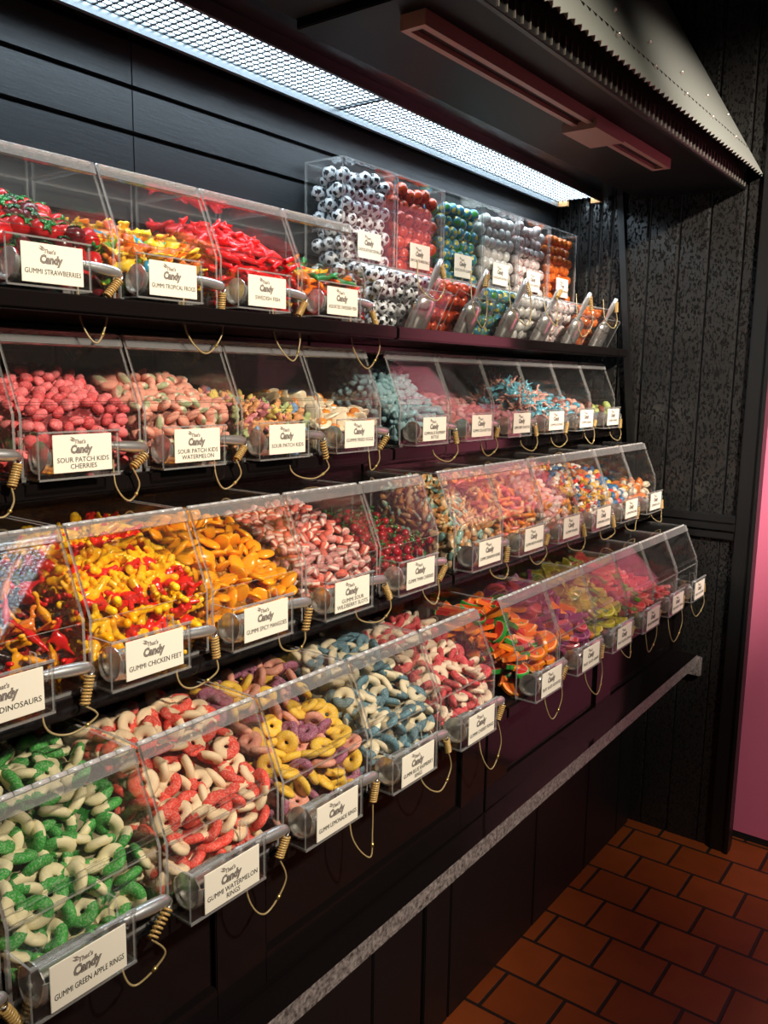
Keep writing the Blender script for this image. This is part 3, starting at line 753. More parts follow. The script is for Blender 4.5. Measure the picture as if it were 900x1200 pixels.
def c_ball(mats, name, r=.085, style=None, sub=3):
    bm = bmesh.new(); ico(bm, (0, 0, 0), r, sub)
    f = None
    if style == 'soccer': f = lambda c, n_: 1 if max(c.normalized().dot(v) for v in ICOV) > .94 else 0
    if style == 'globe': f = lambda c, n_: (1 if math.sin(5*c.x/r+1)+math.sin(4*c.y/r+2.2)+math.sin(6*c.z/r) > .95 else (2 if math.sin(5*c.x/r+1)+math.sin(4*c.y/r+2.2)+math.sin(6*c.z/r) < -1.25 else 0))
    if style == 'seam': f = lambda c, n_: 1 if abs(c.z/r-.45*math.sin(2*math.atan2(c.y, c.x))) < .085 else 0
    if style == 'basket': f = lambda c, n_: 1 if min(abs(c.x), abs(c.y)) < r*.05 else 0
    if style == 'foil':
        rr = random.Random(4)
        for v in bm.verts: v.co *= 1+rr.uniform(-.06, .05)
    me = finish(bm_mesh(bm), mats, name, f)
    if style == 'foil':
        for p in me.polygons: p.use_smooth = False
    return me

# candy materials
_mc = {}
def gum(col, sugar=False, foil=False):
    k = (col, sugar, foil)
    if k not in _mc:
        if foil: _mc[k] = plain('foil_'+col[1:], col, .3, .08, .5, .3, var=.1)
        elif sugar: _mc[k] = plain('sugared_'+col[1:], col, .62, 0, .35, bump=.5, bscale=700, var=.14)
        else: _mc[k] = plain('gummy_'+col[1:], col, .28, 0, .5, .25, var=.12)
    return _mc[k]

# ------------------------------------------------------------------ what is in each bin
# (row, unit, index): name, words for the bin, card text, fill height at back, at front, spacing, [(share, colour words, mesh)], flatness of lie
B = []
def fill(r, u, i, kind, desc, text, hb, hf, d, variants, lie=.6, tilt=0.0, what=None, floor_only=False, depth0=.0):
    B.append(dict(r=r, u=u, i=i, kind=kind, desc=desc, text=text, hb=hb, hf=hf, d=d, var=variants, lie=lie, tilt=tilt, what=what or kind.replace('_', ' ')))
G = gum
# top shelf
fill(1, 0, -1, 'gummy_grape', 'first bin of the top shelf, red gummies', 'GUMMI CHERRIES', .45, .35, .14, [(1, 'red', c_lump([G('#c2241c')], 'gummy_grape', .06))])
fill(1, 0, 0, 'gummy_strawberry', 'bin of gummy strawberries on the top shelf', 'GUMMI STRAWBERRIES', .74, .44, .125, [(.7, 'red green-leaved', c_berry([G('#c0181c'), G('#1f7a34')], 'gummy_strawberry')), (.3, 'dark red green-leaved', c_berry([G('#5e0c12'), G('#17502a')], 'gummy_strawberry'))])
fill(1, 0, 1, 'gummy_frog', 'bin of multicoloured gummy frogs on the top shelf', 'GUMMI TROPICAL FROGS', .66, .42, .135,
     [(.3, 'orange and yellow', c_frog([G('#f07a28'), G('#f6c830')], 'gummy_frog')), (.25, 'yellow', c_frog([G('#f4cf2c'), G('#f08a2c')], 'gummy_frog')), (.2, 'green and yellow', c_frog([G('#5aa838'), G('#f2d040')], 'gummy_frog')), (.15, 'pink', c_frog([G('#e8705c'), G('#f2a04a')], 'gummy_frog')), (.1, 'blue', c_frog([G('#2397b8'), G('#f2d040')], 'gummy_frog'))])
fill(1, 0, 2, 'gummy_fish', 'bin of red gummy fish on the top shelf', 'SWEDISH FISH', .86, .52, .105, [(1, 'red', c_fish([G('#e81c22')], 'gummy_fish'))], .35)
OF = [(.34, 'red'), (.26, 'orange'), (.25, 'yellow'), (.15, 'green')]
fill(1, 0, 3, 'assorted_gummy_fish', 'bin of assorted gummy fish', 'ASSORTED SWEDISH FISH', .62, .42, .11, [(s, w, c_fish([G(c)], 'assorted_gummy_fish')) for (s, w), c in zip(OF, ('#e42a1e', '#f07c14', '#f4b81c', '#2f8a48'))], .45)
# second shelf
fill(2, 0, -1, 'sour_gummy_strawberry', 'near end bin of the second shelf', 'SOUR PATCH KIDS\nSTRAWBERRY', .55, .47, .11, [(.8, 'red', c_lump([G('#e0363a', 1)], 'sour_gummy_strawberry', .06)), (.2, 'green', c_lump([G('#3f9a48', 1)], 'sour_gummy_strawberry', .05))])
fill(2, 0, 0, 'sour_cherry_gummy', 'bin of pink red sugared cherry gummies', 'SOUR PATCH KIDS\nCHERRIES', .74, .5, .092, [(.7, 'pinkish red', c_lump([G('#ee6c72', 1)], 'sour_cherry_gummy', .047, (1.25, 1, .75))), (.3, 'deep red', c_lump([G('#de4a52', 1)], 'sour_cherry_gummy', .046, (1.1, 1, .8), 4))])
fill(2, 0, 1, 'sour_watermelon_gummy', 'bin of peach pink sugared watermelon gummies', 'SOUR PATCH KIDS\nWATERMELON', .72, .5, .095, [(1, 'peach pink green-edged', c_lump([G('#eb9c84', 1), G('#a8b488', 1), G('#f0d8c0', 1)], 'sour_watermelon_gummy', .058, (1.3, 1, .6), 2, lambda c, n_: 1 if c.y < -.034 else (2 if c.y < -.022 else 0)))])
PK = [('pink', '#e08088'), ('orange', '#e8a060'), ('yellow', '#e6cc5c'), ('green', '#a9bc78'), ('blue', '#6a9ccc')]
fill(2, 0, 2, 'sour_kid_gummy', 'bin of pastel sugared gummy figures', 'SOUR PATCH KIDS', .55, .42, .1, [(.2, w, c_kid([G(c, 1)], 'sour_kid_gummy', 1.05)) for w, c in PK])
fill(2, 0, 3, 'gummy_fried_egg', 'bin of gummy fried eggs', 'GUMMI FRIED EGGS', .54, .36, .13, [(1, 'white and orange', c_egg([G('#efe2c4'), G('#ef9434')], 'gummy_fried_egg'))], .6)
fill(2, 1, 0, 'blue_sugared_gummy', 'bin heaped with pale blue sugared gummies', 'GUMMI BLUE RASPBERRY\nBOTTLES', .93, .34, .08, [(1, 'pale blue', c_lump([G('#7fa9b2', 1)], 'blue_sugared_gummy', .05, (1.7, .8, .8), 3))])
fill(2, 1, 1, 'pink_sugared_gummy', 'bin of dusky pink sugared gummies beside the blue heap', 'GUMMI COLA BOTTLES', .52, .36, .09, [(.7, 'dusky pink', c_lump([G('#b4605c', 1)], 'pink_sugared_gummy', .055)), (.3, 'pale pink', c_lump([G('#cc9a98', 1)], 'pink_sugared_gummy', .05))])
fill(2, 1, 2, 'rose_gummy', 'low filled bin of rose gummies on the second shelf', 'GUMMI CHERRY COLA BOTTLES', .34, .3, .09, [(1, 'rose pink', c_lump([G('#b66a74', 1)], 'rose_gummy', .05))])
fill(2, 1, 3, 'dolphin_gummy', 'bin heaped with blue and pink gummies', 'GUMMI DOLPHINS', .8, .42, .1, [(.5, 'sky blue', c_dino([G('#63b0c4')], 'dolphin_gummy')), (.5, 'peach pink', c_dino([G('#e3a796')], 'dolphin_gummy'))])
fill(2, 1, 4, 'mixed_pastel_gummy', 'blue, pink and brown gummy bin before the second shelf\'s last', 'GUMMI SHARKS', .55, .36, .1, [(.4, 'light blue', c_lump([G('#62b4cc')], 'mixed_pastel_gummy', .06)), (.35, 'peach', c_lump([G('#e0a898')], 'mixed_pastel_gummy', .06)), (.25, 'brown red', c_lump([G('#8c4a3a')], 'mixed_pastel_gummy', .06))])
fill(2, 1, 5, 'lime_gummy', 'nearly empty last bin of the second shelf', 'GUMMI SHARKS', .3, .36, .13, [(.5, 'pale lime', c_lump([G('#b9c878')], 'lime_gummy', .07)), (.5, 'brown red', c_lump([G('#8a4434')], 'lime_gummy', .06))])
# third shelf
fill(3, 0, -1, 'gummy_dinosaur', 'bin of mixed gummy dinosaurs', 'GUMMI DINOSAURS', .8, .45, .12, [(.34, 'yellow orange', c_dino([G('#f2a418')], 'gummy_dinosaur')), (.3, 'red', c_dino([G('#d81c1c')], 'gummy_dinosaur')), (.2, 'amber', c_dino([G('#e2781a')], 'gummy_dinosaur')), (.16, 'black', c_dino([G('#20140f')], 'gummy_dinosaur'))])
fill(3, 0, 0, 'chicken_foot_gummy', 'bin heaped with yellow and red gummy chicken feet', 'GUMMI CHICKEN FEET', .84, .52, .088, [(.62, 'yellow', c_foot([G('#ffc41a'), G('#fcae10')], 'chicken_foot_gummy')), (.38, 'yellow red-ended', c_foot([G('#e6281c'), G('#ffc81c')], 'chicken_foot_gummy'))])
fill(3, 0, 1, 'gummy_mango', 'bin of orange gummy mangoes', 'GUMMI SPICY MANGOES', .82, .44, .105, [(1, 'golden orange', c_mango([G('#ffa818')], 'gummy_mango'))])
fill(3, 0, 2, 'sour_gummy_slab', 'bin of red and white sour gummy blocks', 'GUMMI SOUR\nWILDBERRY SLOTS', .78, .42, .085, [(.6, 'red white-layered', c_slab([G('#dc5a46', 1), G('#f0d2c0', 1)], 'sour_gummy_slab')), (.4, 'pink white-layered', c_slab([G('#d88a84', 1), G('#f2dcd0', 1)], 'sour_gummy_slab'))])
fill(3, 0, 3, 'gummy_twin_cherry', 'bin of dark red gummy twin cherries', 'GUMMI TWIN CHERRIES', .6, .38, .11, [(1, 'dark red green-stemmed', c_cherry([G('#a01420'), G('#2c6e30')], 'gummy_twin_cherry'))])
fill(3, 1, 0, 'gummy_cola_bottle', 'bin of tan and teal gummy bottles', 'GUMMI CINNAMON BEARS', .85, .4, .085, [(.4, 'tan', c_bottle([G('#b8804a'), G('#d8b888')], 'gummy_cola_bottle')), (.35, 'cream', c_bottle([G('#d8b890'), G('#c89458')], 'gummy_cola_bottle')), (.25, 'teal', c_bottle([G('#88b4a8'), G('#c8c8a8')], 'gummy_cola_bottle'))])
fill(3, 1, 1, 'gummy_worm', 'bin of orange and pink gummy worms', 'GUMMI NEON WORMS', .85, .45, .1, [(.5, 'orange and pink', c_worm([G('#ee8a34'), G('#e87468')], 'gummy_worm', 1)), (.3, 'pale orange', c_worm([G('#f0a864'), G('#eac48c')], 'gummy_worm', 2)), (.2, 'red', c_worm([G('#d84438'), G('#ee8a34')], 'gummy_worm', 3))])
fill(3, 1, 2, 'pale_peach_gummy', 'bin of pale peach and amber gummies', 'GUMMI WORMS', .82, .42, .095, [(.45, 'peach pink', c_lump([G('#eab0a0')], 'pale_peach_gummy', .055, (1.5, .9, .7), 6)), (.3, 'white', c_lump([G('#eedccc')], 'pale_peach_gummy', .052, (1.4, .9, .7), 7)), (.25, 'amber', c_bear([G('#eea030')], 'pale_peach_gummy'))])
MULT = [('white', '#ece4d8'), ('blue', '#3a78a8'), ('red', '#d43a34'), ('yellow', '#e8b440'), ('orange', '#e88440')]
fill(3, 1, 3, 'gummy_bear', 'bin of white blue red and yellow gummy bears', 'GUMMI BEARS ASSORTED', .8, .42, .095, [(s, w, c_bear([G(c)], 'gummy_bear')) for s, (w, c) in zip((.34, .16, .16, .2, .14), MULT)])
fill(3, 1, 4, 'sour_mixed_gummy', 'mixed bright gummy bin before the third shelf\'s last', 'GUMMI PENGUINS', .72, .4, .1, [(s, w, c_lump([G(c)], 'sour_mixed_gummy', .056, (1.2, 1, .8), 9)) for s, (w, c) in zip((.26, .2, .18, .2, .16), MULT)])
fill(3, 1, 5, 'orange_gummy', 'last and lowest filled bin of the third shelf', 'GUMMI PEACHES', .36, .4, .13, [(.6, 'orange', c_lump([G('#e8823c')], 'orange_gummy', .08, (1.3, 1, .6))), (.4, 'cream', c_lump([G('#e6d8bc')], 'orange_gummy', .06))])
# bottom shelf
fill(4, 0, -2, 'peach_gummy_ring', 'near end bin of the bottom shelf', 'GUMMI PEACH RINGS', .8, .45, .12, [(1, 'orange', c_ring([G('#e8963c', 1), G('#e0703c', 1)], 'peach_gummy_ring'))])
fill(4, 0, -1, 'green_apple_gummy_ring', 'bin heaped with green and white apple rings', 'GUMMI GREEN APPLE RINGS', .93, .5, .108, [(1, 'green and cream', c_ring([G('#2f9a34', 1), G('#e6dcae', 1)], 'green_apple_gummy_ring'))])
fill(4, 0, 0, 'watermelon_gummy_ring', 'bin heaped with red and white watermelon rings', 'GUMMI WATERMELON\nRINGS', .95, .5, .108, [(1, 'coral red and cream', c_ring([G('#e4402c', 1), G('#eed2aa', 1)], 'watermelon_gummy_ring'))])
fill(4, 0, 1, 'lemonade_gummy_ring', 'bin of yellow pink and purple lemonade rings', 'GUMMI LEMONADE RINGS', .88, .47, .108, [(.5, 'yellow', c_ring([G('#ecbc1c', 1)], 'lemonade_gummy_ring', split=False)), (.28, 'pink', c_ring([G('#dc9078', 1)], 'lemonade_gummy_ring', split=False)), (.22, 'purple', c_ring([G('#94486a', 1)], 'lemonade_gummy_ring', split=False))])
fill(4, 0, 2, 'blue_raspberry_gummy_ring', 'bin of blue grey and cream raspberry rings', 'GUMMI BLUE RASPBERRY\nRINGS', .92, .47, .108, [(1, 'slate blue and cream', c_ring([G('#4a7888', 1), G('#e2d4b2', 1)], 'blue_raspberry_gummy_ring'))])
fill(4, 0, 3, 'cherry_gummy_ring', 'bin of cherry red and cream rings', 'GUMMI CHERRY RINGS', .84, .45, .108, [(1, 'cherry red and cream', c_ring([G('#cc2c38', 1), G('#ecd4b8', 1)], 'cherry_gummy_ring'))])
def sl_(c, rind, pith='#e8c8a0'): return [G(c), G(pith), G(rind)]
fill(4, 1, 0, 'orange_fruit_slice', 'bin of orange and watermelon fruit slices', 'FRUIT SLICES ASSORTED', .8, .42, .105, [(.62, 'orange', c_slice(sl_('#ea6a1c', '#f08a20'), 'orange_fruit_slice')), (.28, 'red green-rinded', c_slice(sl_('#d02a22', '#2c9438', '#cfd8a8'), 'orange_fruit_slice')), (.10, 'green', c_slice(sl_('#2c9038', '#2c9438', '#9cc890'), 'orange_fruit_slice'))], .3)
fill(4, 1, 1, 'grape_fruit_slice', 'bin of purple and magenta fruit slices', 'FRUIT SLICES GRAPE', .8, .42, .105, [(.7, 'purple', c_slice(sl_('#7a2c5c', '#8a3a6c', '#c89aa8'), 'grape_fruit_slice')), (.2, 'magenta red', c_slice(sl_('#b83848', '#c04a58', '#d8a0a0'), 'grape_fruit_slice')), (.1, 'bright orange', c_slice(sl_('#ec701c', '#f08a20'), 'grape_fruit_slice'))], .3)
fill(4, 1, 2, 'lemon_fruit_slice', 'bin of yellow lime fruit slices', 'FRUIT SLICES LEMON', .82, .42, .105, [(.75, 'yellow green', c_slice(sl_('#b0a428', '#c8bc40', '#dcd8a0'), 'lemon_fruit_slice')), (.25, 'lime green', c_slice(sl_('#6c9a34', '#4f8c2c', '#c4d8a0'), 'lemon_fruit_slice'))], .3)
fill(4, 1, 3, 'grapefruit_slice', 'bin of pink red grapefruit slices', 'FRUIT SLICES PINK GRAPEFRUIT', .78, .4, .105, [(.75, 'pink red', c_slice(sl_('#dc4448', '#e06a60', '#ecb4a0'), 'grapefruit_slice')), (.25, 'lime green', c_slice(sl_('#7ea43c', '#5c9430', '#c4d8a0'), 'grapefruit_slice'))], .3)
fill(4, 1, 4, 'cherry_fruit_slice', 'low filled bin of red fruit slices', 'FRUIT SLICES CHERRY', .42, .3, .115, [(1, 'red', c_slice(sl_('#b82c34', '#c03c40', '#d89890'), 'cherry_fruit_slice'))], .3)
make_empty = [(4, 1, 5, 'empty last bin of the bottom shelf', 'FRUIT SLICES LIME')]

for b in B: make_bin(b['r'], b['u'], b['i'], b['desc'], b['text'])
for r, u, i, d, t in make_empty: make_bin(r, u, i, d, t)

# ------------------------------------------------------------------ chocolate ball towers on the top shelf
TY0, TY1, TZ0, TZ1 = .72, 1.26, 1.455, 3.25
def tower_mesh():
    m = MB(); a, b = .012, .988
    side = [(TY1, 0), (TY1, TZ1-TZ0), (TY0, TZ1-TZ0), (TY0, .765), (.07, .61), (.38, 0)]
    side = [(y, z) for y, z in side]
    m.plate([(a, y, z) for y, z in side], (T, 0, 0)); m.plate([(b-T, y, z) for y, z in side], (T, 0, 0))
    a += T; b -= T
    m.plate([(a, TY0, .765), (b, TY0, .765), (b, TY0, TZ1-TZ0), (a, TY0, TZ1-TZ0)], (0, T, 0))
    m.plate([(a, TY1-T, 0), (b, TY1-T, 0), (b, TY1-T, TZ1-TZ0), (a, TY1-T, TZ1-TZ0)], (0, T, 0))
    m.plate([(a, .38, 0), (b, .38, 0), (b, TY1-T, 0), (a, TY1-T, 0)], (0, 0, T))
    return m.mesh('tower', [ACR, EDG])
def ttop_mesh():
    m = MB(); m.plate([(.012, TY0-.01, TZ1-TZ0), (.988, TY0-.01, TZ1-TZ0), (.988, TY1, TZ1-TZ0), (.012, TY1, TZ1-TZ0)], (0, 0, T)); return m.mesh('top_cover', [ACR, EDG])
def tflap_mesh():
    m = MB(); m.plate([(.03, TY0-.005, .755), (.97, TY0-.005, .755), (.97, .08, .605), (.03, .08, .605)], (0, .004, T)); return m.mesh('flap', [ACR, EDG])
def tfront_mesh():
    m = MB(); m.plate([(.03, .07, .61), (.97, .07, .61), (.97, .38, .005), (.03, .38, .005)], (0, T, 0)); return m.mesh('sloped_front', [ACR, EDG])
sd = Vector((0, -.31, .605)).normalized(); sn = Vector((0, -.605, -.31)).normalized()
def tp(x, s, o): return (x, .38+sd.y*s+sn.y*o, sd.z*s+sn.z*o)
def tholder_mesh():
    m = MB(); x0, x1, s0, s1, o = .42, .97, .03, .60, .235
    m.plate([tp(x0, s0, o), tp(x1, s0, o), tp(x1, s1, o), tp(x0, s1, o)], tuple(sn*-T))
    m.plate([tp(x0, s0, 0), tp(x0, s0, o), tp(x0, s1, o), tp(x0, s1, 0)], (T, 0, 0)); m.plate([tp(x1, s0, 0), tp(x1, s0, o), tp(x1, s1, o), tp(x1, s1, 0)], (-T, 0, 0))
    m.plate([tp(x0, s0, 0), tp(x1, s0, 0), tp(x1, s0, o), tp(x0, s0, o)], tuple(sd*T))
    return m.mesh('scoop_holder', [ACR, EDG])
TOW, TTOP, TFLAP, TFRONT, THOLD = tower_mesh(), ttop_mesh(), tflap_mesh(), tfront_mesh(), tholder_mesh()
balls = [
    ('chocolate_soccer_ball', 'tower of black and white chocolate soccer balls', 'CHOCOLATE SOCCER BALLS', c_ball([G('#e2e6ea', 0, 1), G('#14161a', 0, 1)], 'chocolate_soccer_ball', .083, 'soccer'), 'black and white foil'),
    ('chocolate_basketball', 'tower of orange red chocolate basketballs', 'CHOCOLATE BASKETBALLS', c_ball([G('#cc4418', 0, 1), G('#5a1c0c', 0, 1)], 'chocolate_basketball', .083, 'basket'), 'orange red foil'),
    ('chocolate_globe', 'tower of blue green and yellow chocolate globes', 'CHOCOLATE GLOBES', c_ball([G('#3f90b4', 0, 1), G('#4a9a44', 0, 1), G('#d8cc50', 0, 1)], 'chocolate_globe', .083, 'globe'), 'blue green foil'),
    ('chocolate_golf_ball', 'tower of plain white chocolate golf balls', 'CHOCOLATE GOLF BALLS', c_ball([G('#d0cfca', 0, 1)], 'chocolate_golf_ball', .085, None), 'plain white foil'),
    ('chocolate_baseball', 'tower of white red-stitched chocolate baseballs', 'CHOCOLATE BASEBALLS', c_ball([G('#d8ccc8', 0, 1), G('#b05a54', 0, 1)], 'chocolate_baseball', .082, 'seam'), 'white red-stitched foil'),
    ('chocolate_foil_nugget', 'end tower of orange foil chocolates', 'CHOCOLATE PUMPKINS', c_ball([G('#dc6a1c', 0, 1)], 'chocolate_foil_nugget', .078, 'foil', 2), 'crinkled orange foil')]
CARDT = card_mesh(.42, .29)
HAND2 = MB(); HAND2.tube([(0, 0, .40), (0, 0, .45), (0, 0, .52), (0, 0, .62), (0, 0, .72), (0, 0, .80), (0, 0, .815)], [.04, .022, .028, .04, .042, .03, .006], 12); HAND2 = HAND2.mesh('handle', CHROME2)
def bowl2():
    m = MB(); n = 12; rows = []
    for z, rr in [(0, .17), (.1, .175), (.28, .17), (.36, .15), (.40, .10), (.42, .04)]:
        rows.append([(-rr*math.cos(math.pi*j/n), -.75*rr*math.sin(math.pi*j/n), z) for j in range(n+1)])
    vs = [v for q in rows for v in q]; fs = []
    for i in range(len(rows)-1):
        for j in range(n): a = i*(n+1)+j; fs.append((a, a+1, a+n+2, a+n+1))
    inn = [(x*.94, y*.94+.004, z) for x, y, z in vs]; nb = len(vs)
    m.add(vs+inn, fs+[tuple(nb+i for i in f[::-1]) for f in fs], 0, True)
    m.add([p for j in range(n+1) for p in (vs[j], inn[j])], [(2*j, 2*j+2, 2*j+3, 2*j+1) for j in range(n)])
    return m.mesh('bowl', CHROME)
BOWL2 = bowl2()
for k, (kind, desc, text, me, w) in enumerate(balls):
    x = GAP+k
    root = empty('chocolate_bin', W(x, 0, TZ0), f'clear acrylic {desc}', 'chocolate bin', 'tall chocolate bins on the top shelf')
    for nme, mm in (('tower', TOW), ('top_cover', TTOP), ('flap', TFLAP), ('sloped_front', TFRONT), ('scoop_holder', THOLD)): link_mesh(nme, mm, root)
    put_card(root, (.49, TY0-.004, 2.40-TZ0), text, CARDT, 1.0)
    c0 = Vector(tp(.70, .10, .10)); sc = empty('scoop', W(x+c0.x, c0.y, TZ0+c0.z), f'steel scoop of the {desc}', 'scoop', 'steel scoops in the holders')
    sc.rotation_euler = Vector((0, sd.y, sd.z)).to_track_quat('Z', 'Y').to_euler()
    sc.rotation_euler = Euler((math.atan2(-sd.y, sd.z), 0, 0))
    link_mesh('bowl', BOWL2, sc); link_mesh('handle', HAND2, sc)
    e = c0+sd*.80
    tether(x+e.x, e.y, TZ0+e.z, 900+k, desc)

# ------------------------------------------------------------------ candies: heaps of separate pieces on a filler mass
cands = []      # (pos(Vector units), radius, bin dict / kind, variant)
cores = []
def smooth(t): t = max(0, min(1, t)); return t*t*(3-2*t)
def scatter(H, xr, yr, zmin, dist, attempts, faces, limit=None):
    """dart throwing on the top surface and on the panes; H(x,y) is the heap height"""
    acc = []; arr = np.zeros((0, 3))
    x0, x1 = xr; y0, y1 = yr
    for f, n in faces:
        for _ in range(n):
            if f == 'top':
                x = rng.uniform(x0, x1); y = rng.uniform(y0, y1); z = H(x, y)-dist*.35+rng.uniform(-.25, .1)*dist
            elif f == 'under':
                x = rng.uniform(x0, x1); y = rng.uniform(y0, y1); z = H(x, y)-dist*1.15+rng.uniform(-.2, .2)*dist
            elif f == 'front':
                x = rng.uniform(x0, x1); y = y0+rng.uniform(0, .2)*dist; z = rng.uniform(zmin, max(zmin+.01, H(x, y)-.2*dist))
            elif f == 'left':
                y = rng.uniform(y0, y1); x = x0+rng.uniform(0, .2)*dist; z = rng.uniform(zmin, max(zmin+.01, H(x, y)-.2*dist))
            else:
                y = rng.uniform(y0, y1); x = x1-rng.uniform(0, .2)*dist; z = rng.uniform(zmin, max(zmin+.01, H(x, y)-.2*dist))
            if z < zmin: continue
            if limit and z > limit(x, y): continue
            p = np.array((x, y, z))
            if len(acc) and np.min(((arr[:len(acc)]-p)**2).sum(1)) < dist*dist: continue
            if len(acc) >= len(arr): arr = np.vstack([arr, np.zeros((200, 3))])
            arr[len(acc)] = p; acc.append(Vector(p))
    return acc
def core_mesh(H, xr, yr, drop, zlo, inset):
    n = 16; x0, x1 = xr[0]+inset, xr[1]-inset; y0, y1 = yr[0]+inset, yr[1]-inset; vs = []; fs = []
    for i in range(n+1):
        for j in range(n+1):
            x = x0+(x1-x0)*i/n; y = y0+(y1-y0)*j/n
            vs.append((x, y, max(zlo+.01, H(x, y)-drop+random.uniform(-.015, .015))))
    for i in range(n):
        for j in range(n): a = i*(n+1)+j; fs.append((a, a+n+1, a+n+2, a+1))
    nb = len(vs); rim = [i*(n+1) for i in range(n+1)]+[n*(n+1)+j for j in range(1, n+1)]+[i*(n+1)+n for i in range(n-1, -1, -1)]+[j for j in range(n-1, 0, -1)]
    for q in rim: x, y, z = vs[q]; vs.append((x, y, zlo))
    L = len(rim)
    for k in range(L): fs.append((rim[(k+1) % L], rim[k], nb+k, nb+(k+1) % L))
    fs.append(tuple(nb+k for k in range(L)))
    return vs, fs
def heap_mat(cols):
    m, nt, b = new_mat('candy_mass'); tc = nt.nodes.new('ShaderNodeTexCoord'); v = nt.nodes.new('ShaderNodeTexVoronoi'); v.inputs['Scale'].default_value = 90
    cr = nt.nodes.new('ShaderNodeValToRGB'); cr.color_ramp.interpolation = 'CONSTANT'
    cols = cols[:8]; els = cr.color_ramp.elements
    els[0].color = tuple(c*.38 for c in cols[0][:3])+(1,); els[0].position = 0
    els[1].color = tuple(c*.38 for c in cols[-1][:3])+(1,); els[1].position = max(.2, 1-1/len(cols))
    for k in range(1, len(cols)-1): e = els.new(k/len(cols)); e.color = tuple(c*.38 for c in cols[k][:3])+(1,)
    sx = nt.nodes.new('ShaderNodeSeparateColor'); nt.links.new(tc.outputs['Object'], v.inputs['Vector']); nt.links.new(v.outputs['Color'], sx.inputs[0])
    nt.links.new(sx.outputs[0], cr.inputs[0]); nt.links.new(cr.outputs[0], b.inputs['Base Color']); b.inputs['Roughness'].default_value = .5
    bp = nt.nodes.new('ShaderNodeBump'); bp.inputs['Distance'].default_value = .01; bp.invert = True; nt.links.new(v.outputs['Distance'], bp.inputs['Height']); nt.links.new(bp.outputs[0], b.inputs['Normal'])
    return m
def mat_col(m):
    for n in m.node_tree.nodes:
        if n.type == 'HUE_SAT': return tuple(n.inputs['Color'].default_value)
    return tuple(m.node_tree.nodes['Principled BSDF'].inputs['Base Color'].default_value)

occ_v, occ_f = [], []
def occ(vs, fs):
    b = len(occ_v); occ_v.extend(vs); occ_f.extend([tuple(b+i for i in f) for f in fs])
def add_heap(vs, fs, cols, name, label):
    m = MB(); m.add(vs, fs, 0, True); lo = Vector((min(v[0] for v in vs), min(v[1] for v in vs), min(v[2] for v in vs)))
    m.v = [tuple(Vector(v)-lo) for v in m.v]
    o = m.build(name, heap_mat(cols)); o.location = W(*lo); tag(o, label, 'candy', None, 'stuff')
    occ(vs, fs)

for b in B:
    x = bin_x(b['r'], b['u'], b['i']); yt, zt, _, _ = ROW[b['r']]; z0 = zt-1.0
    d = b['d']*(1.0 if 'ring' in b['kind'] else (1.0 if 'slice' in b['kind'] else .85)); mr = max(.05, d*.55); ph = random.uniform(0, 6)
    hb, hf = b['hb'], b['hf']
    def H(X, Y, hb=hb, hf=hf, ph=ph):
        t = smooth((Y+.24)/.85)
        h = hf+(hb-hf)*t*(1.0-.12*abs(X-.5))
        return h+.03*math.sin(5*X+ph)+.02*math.sin(9*Y+ph*2)
    def lim(X, Y, d=d):
        return (.45+(Y+.24)/.24*.55 if Y < 0 else 1.0)-.055
    area = .9*1.05
    pts = scatter(H, (.04+mr, .96-mr), (-.22+mr, BK-.03-mr), .03+mr*.8, d, 0, [('top', int(14*area/d**2)), ('front', int(9*.9*hf/d**2)), ('left', int(5*1.0*hb/d**2)), ('right', int(2*1.0*hb/d**2)), ('under', int(6*area/d**2))], lim)
    vs, fs = core_mesh(lambda X, Y: min(H(X, Y), lim(X, Y)+d*.2), (.04, .96), (-.21, BK-.03), d*1.15, .03, d*.85)
    W0 = Vector((x, yt, z0)); vs = [tuple(Vector(v)+W0) for v in vs]
    cols = [mat_col(v[2].materials[0]) for v in b['var']]+[mat_col(v[2].materials[1]) for v in b['var'] if len(v[2].materials) == 2]
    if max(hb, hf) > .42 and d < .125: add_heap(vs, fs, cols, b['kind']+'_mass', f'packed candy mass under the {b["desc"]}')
    shares = np.cumsum([v[0] for v in b['var']])
    for p in pts:
        vi = int(np.searchsorted(shares, rng.uniform(0, shares[-1]-1e-6)))
        w = b['var'][vi][1]
        cands.append((p+W0, d*.5, b['kind'], b['var'][vi][2], f'{w} candy in the {b["desc"]}', f'{w} pieces in the {b["desc"]}', b['lie']))
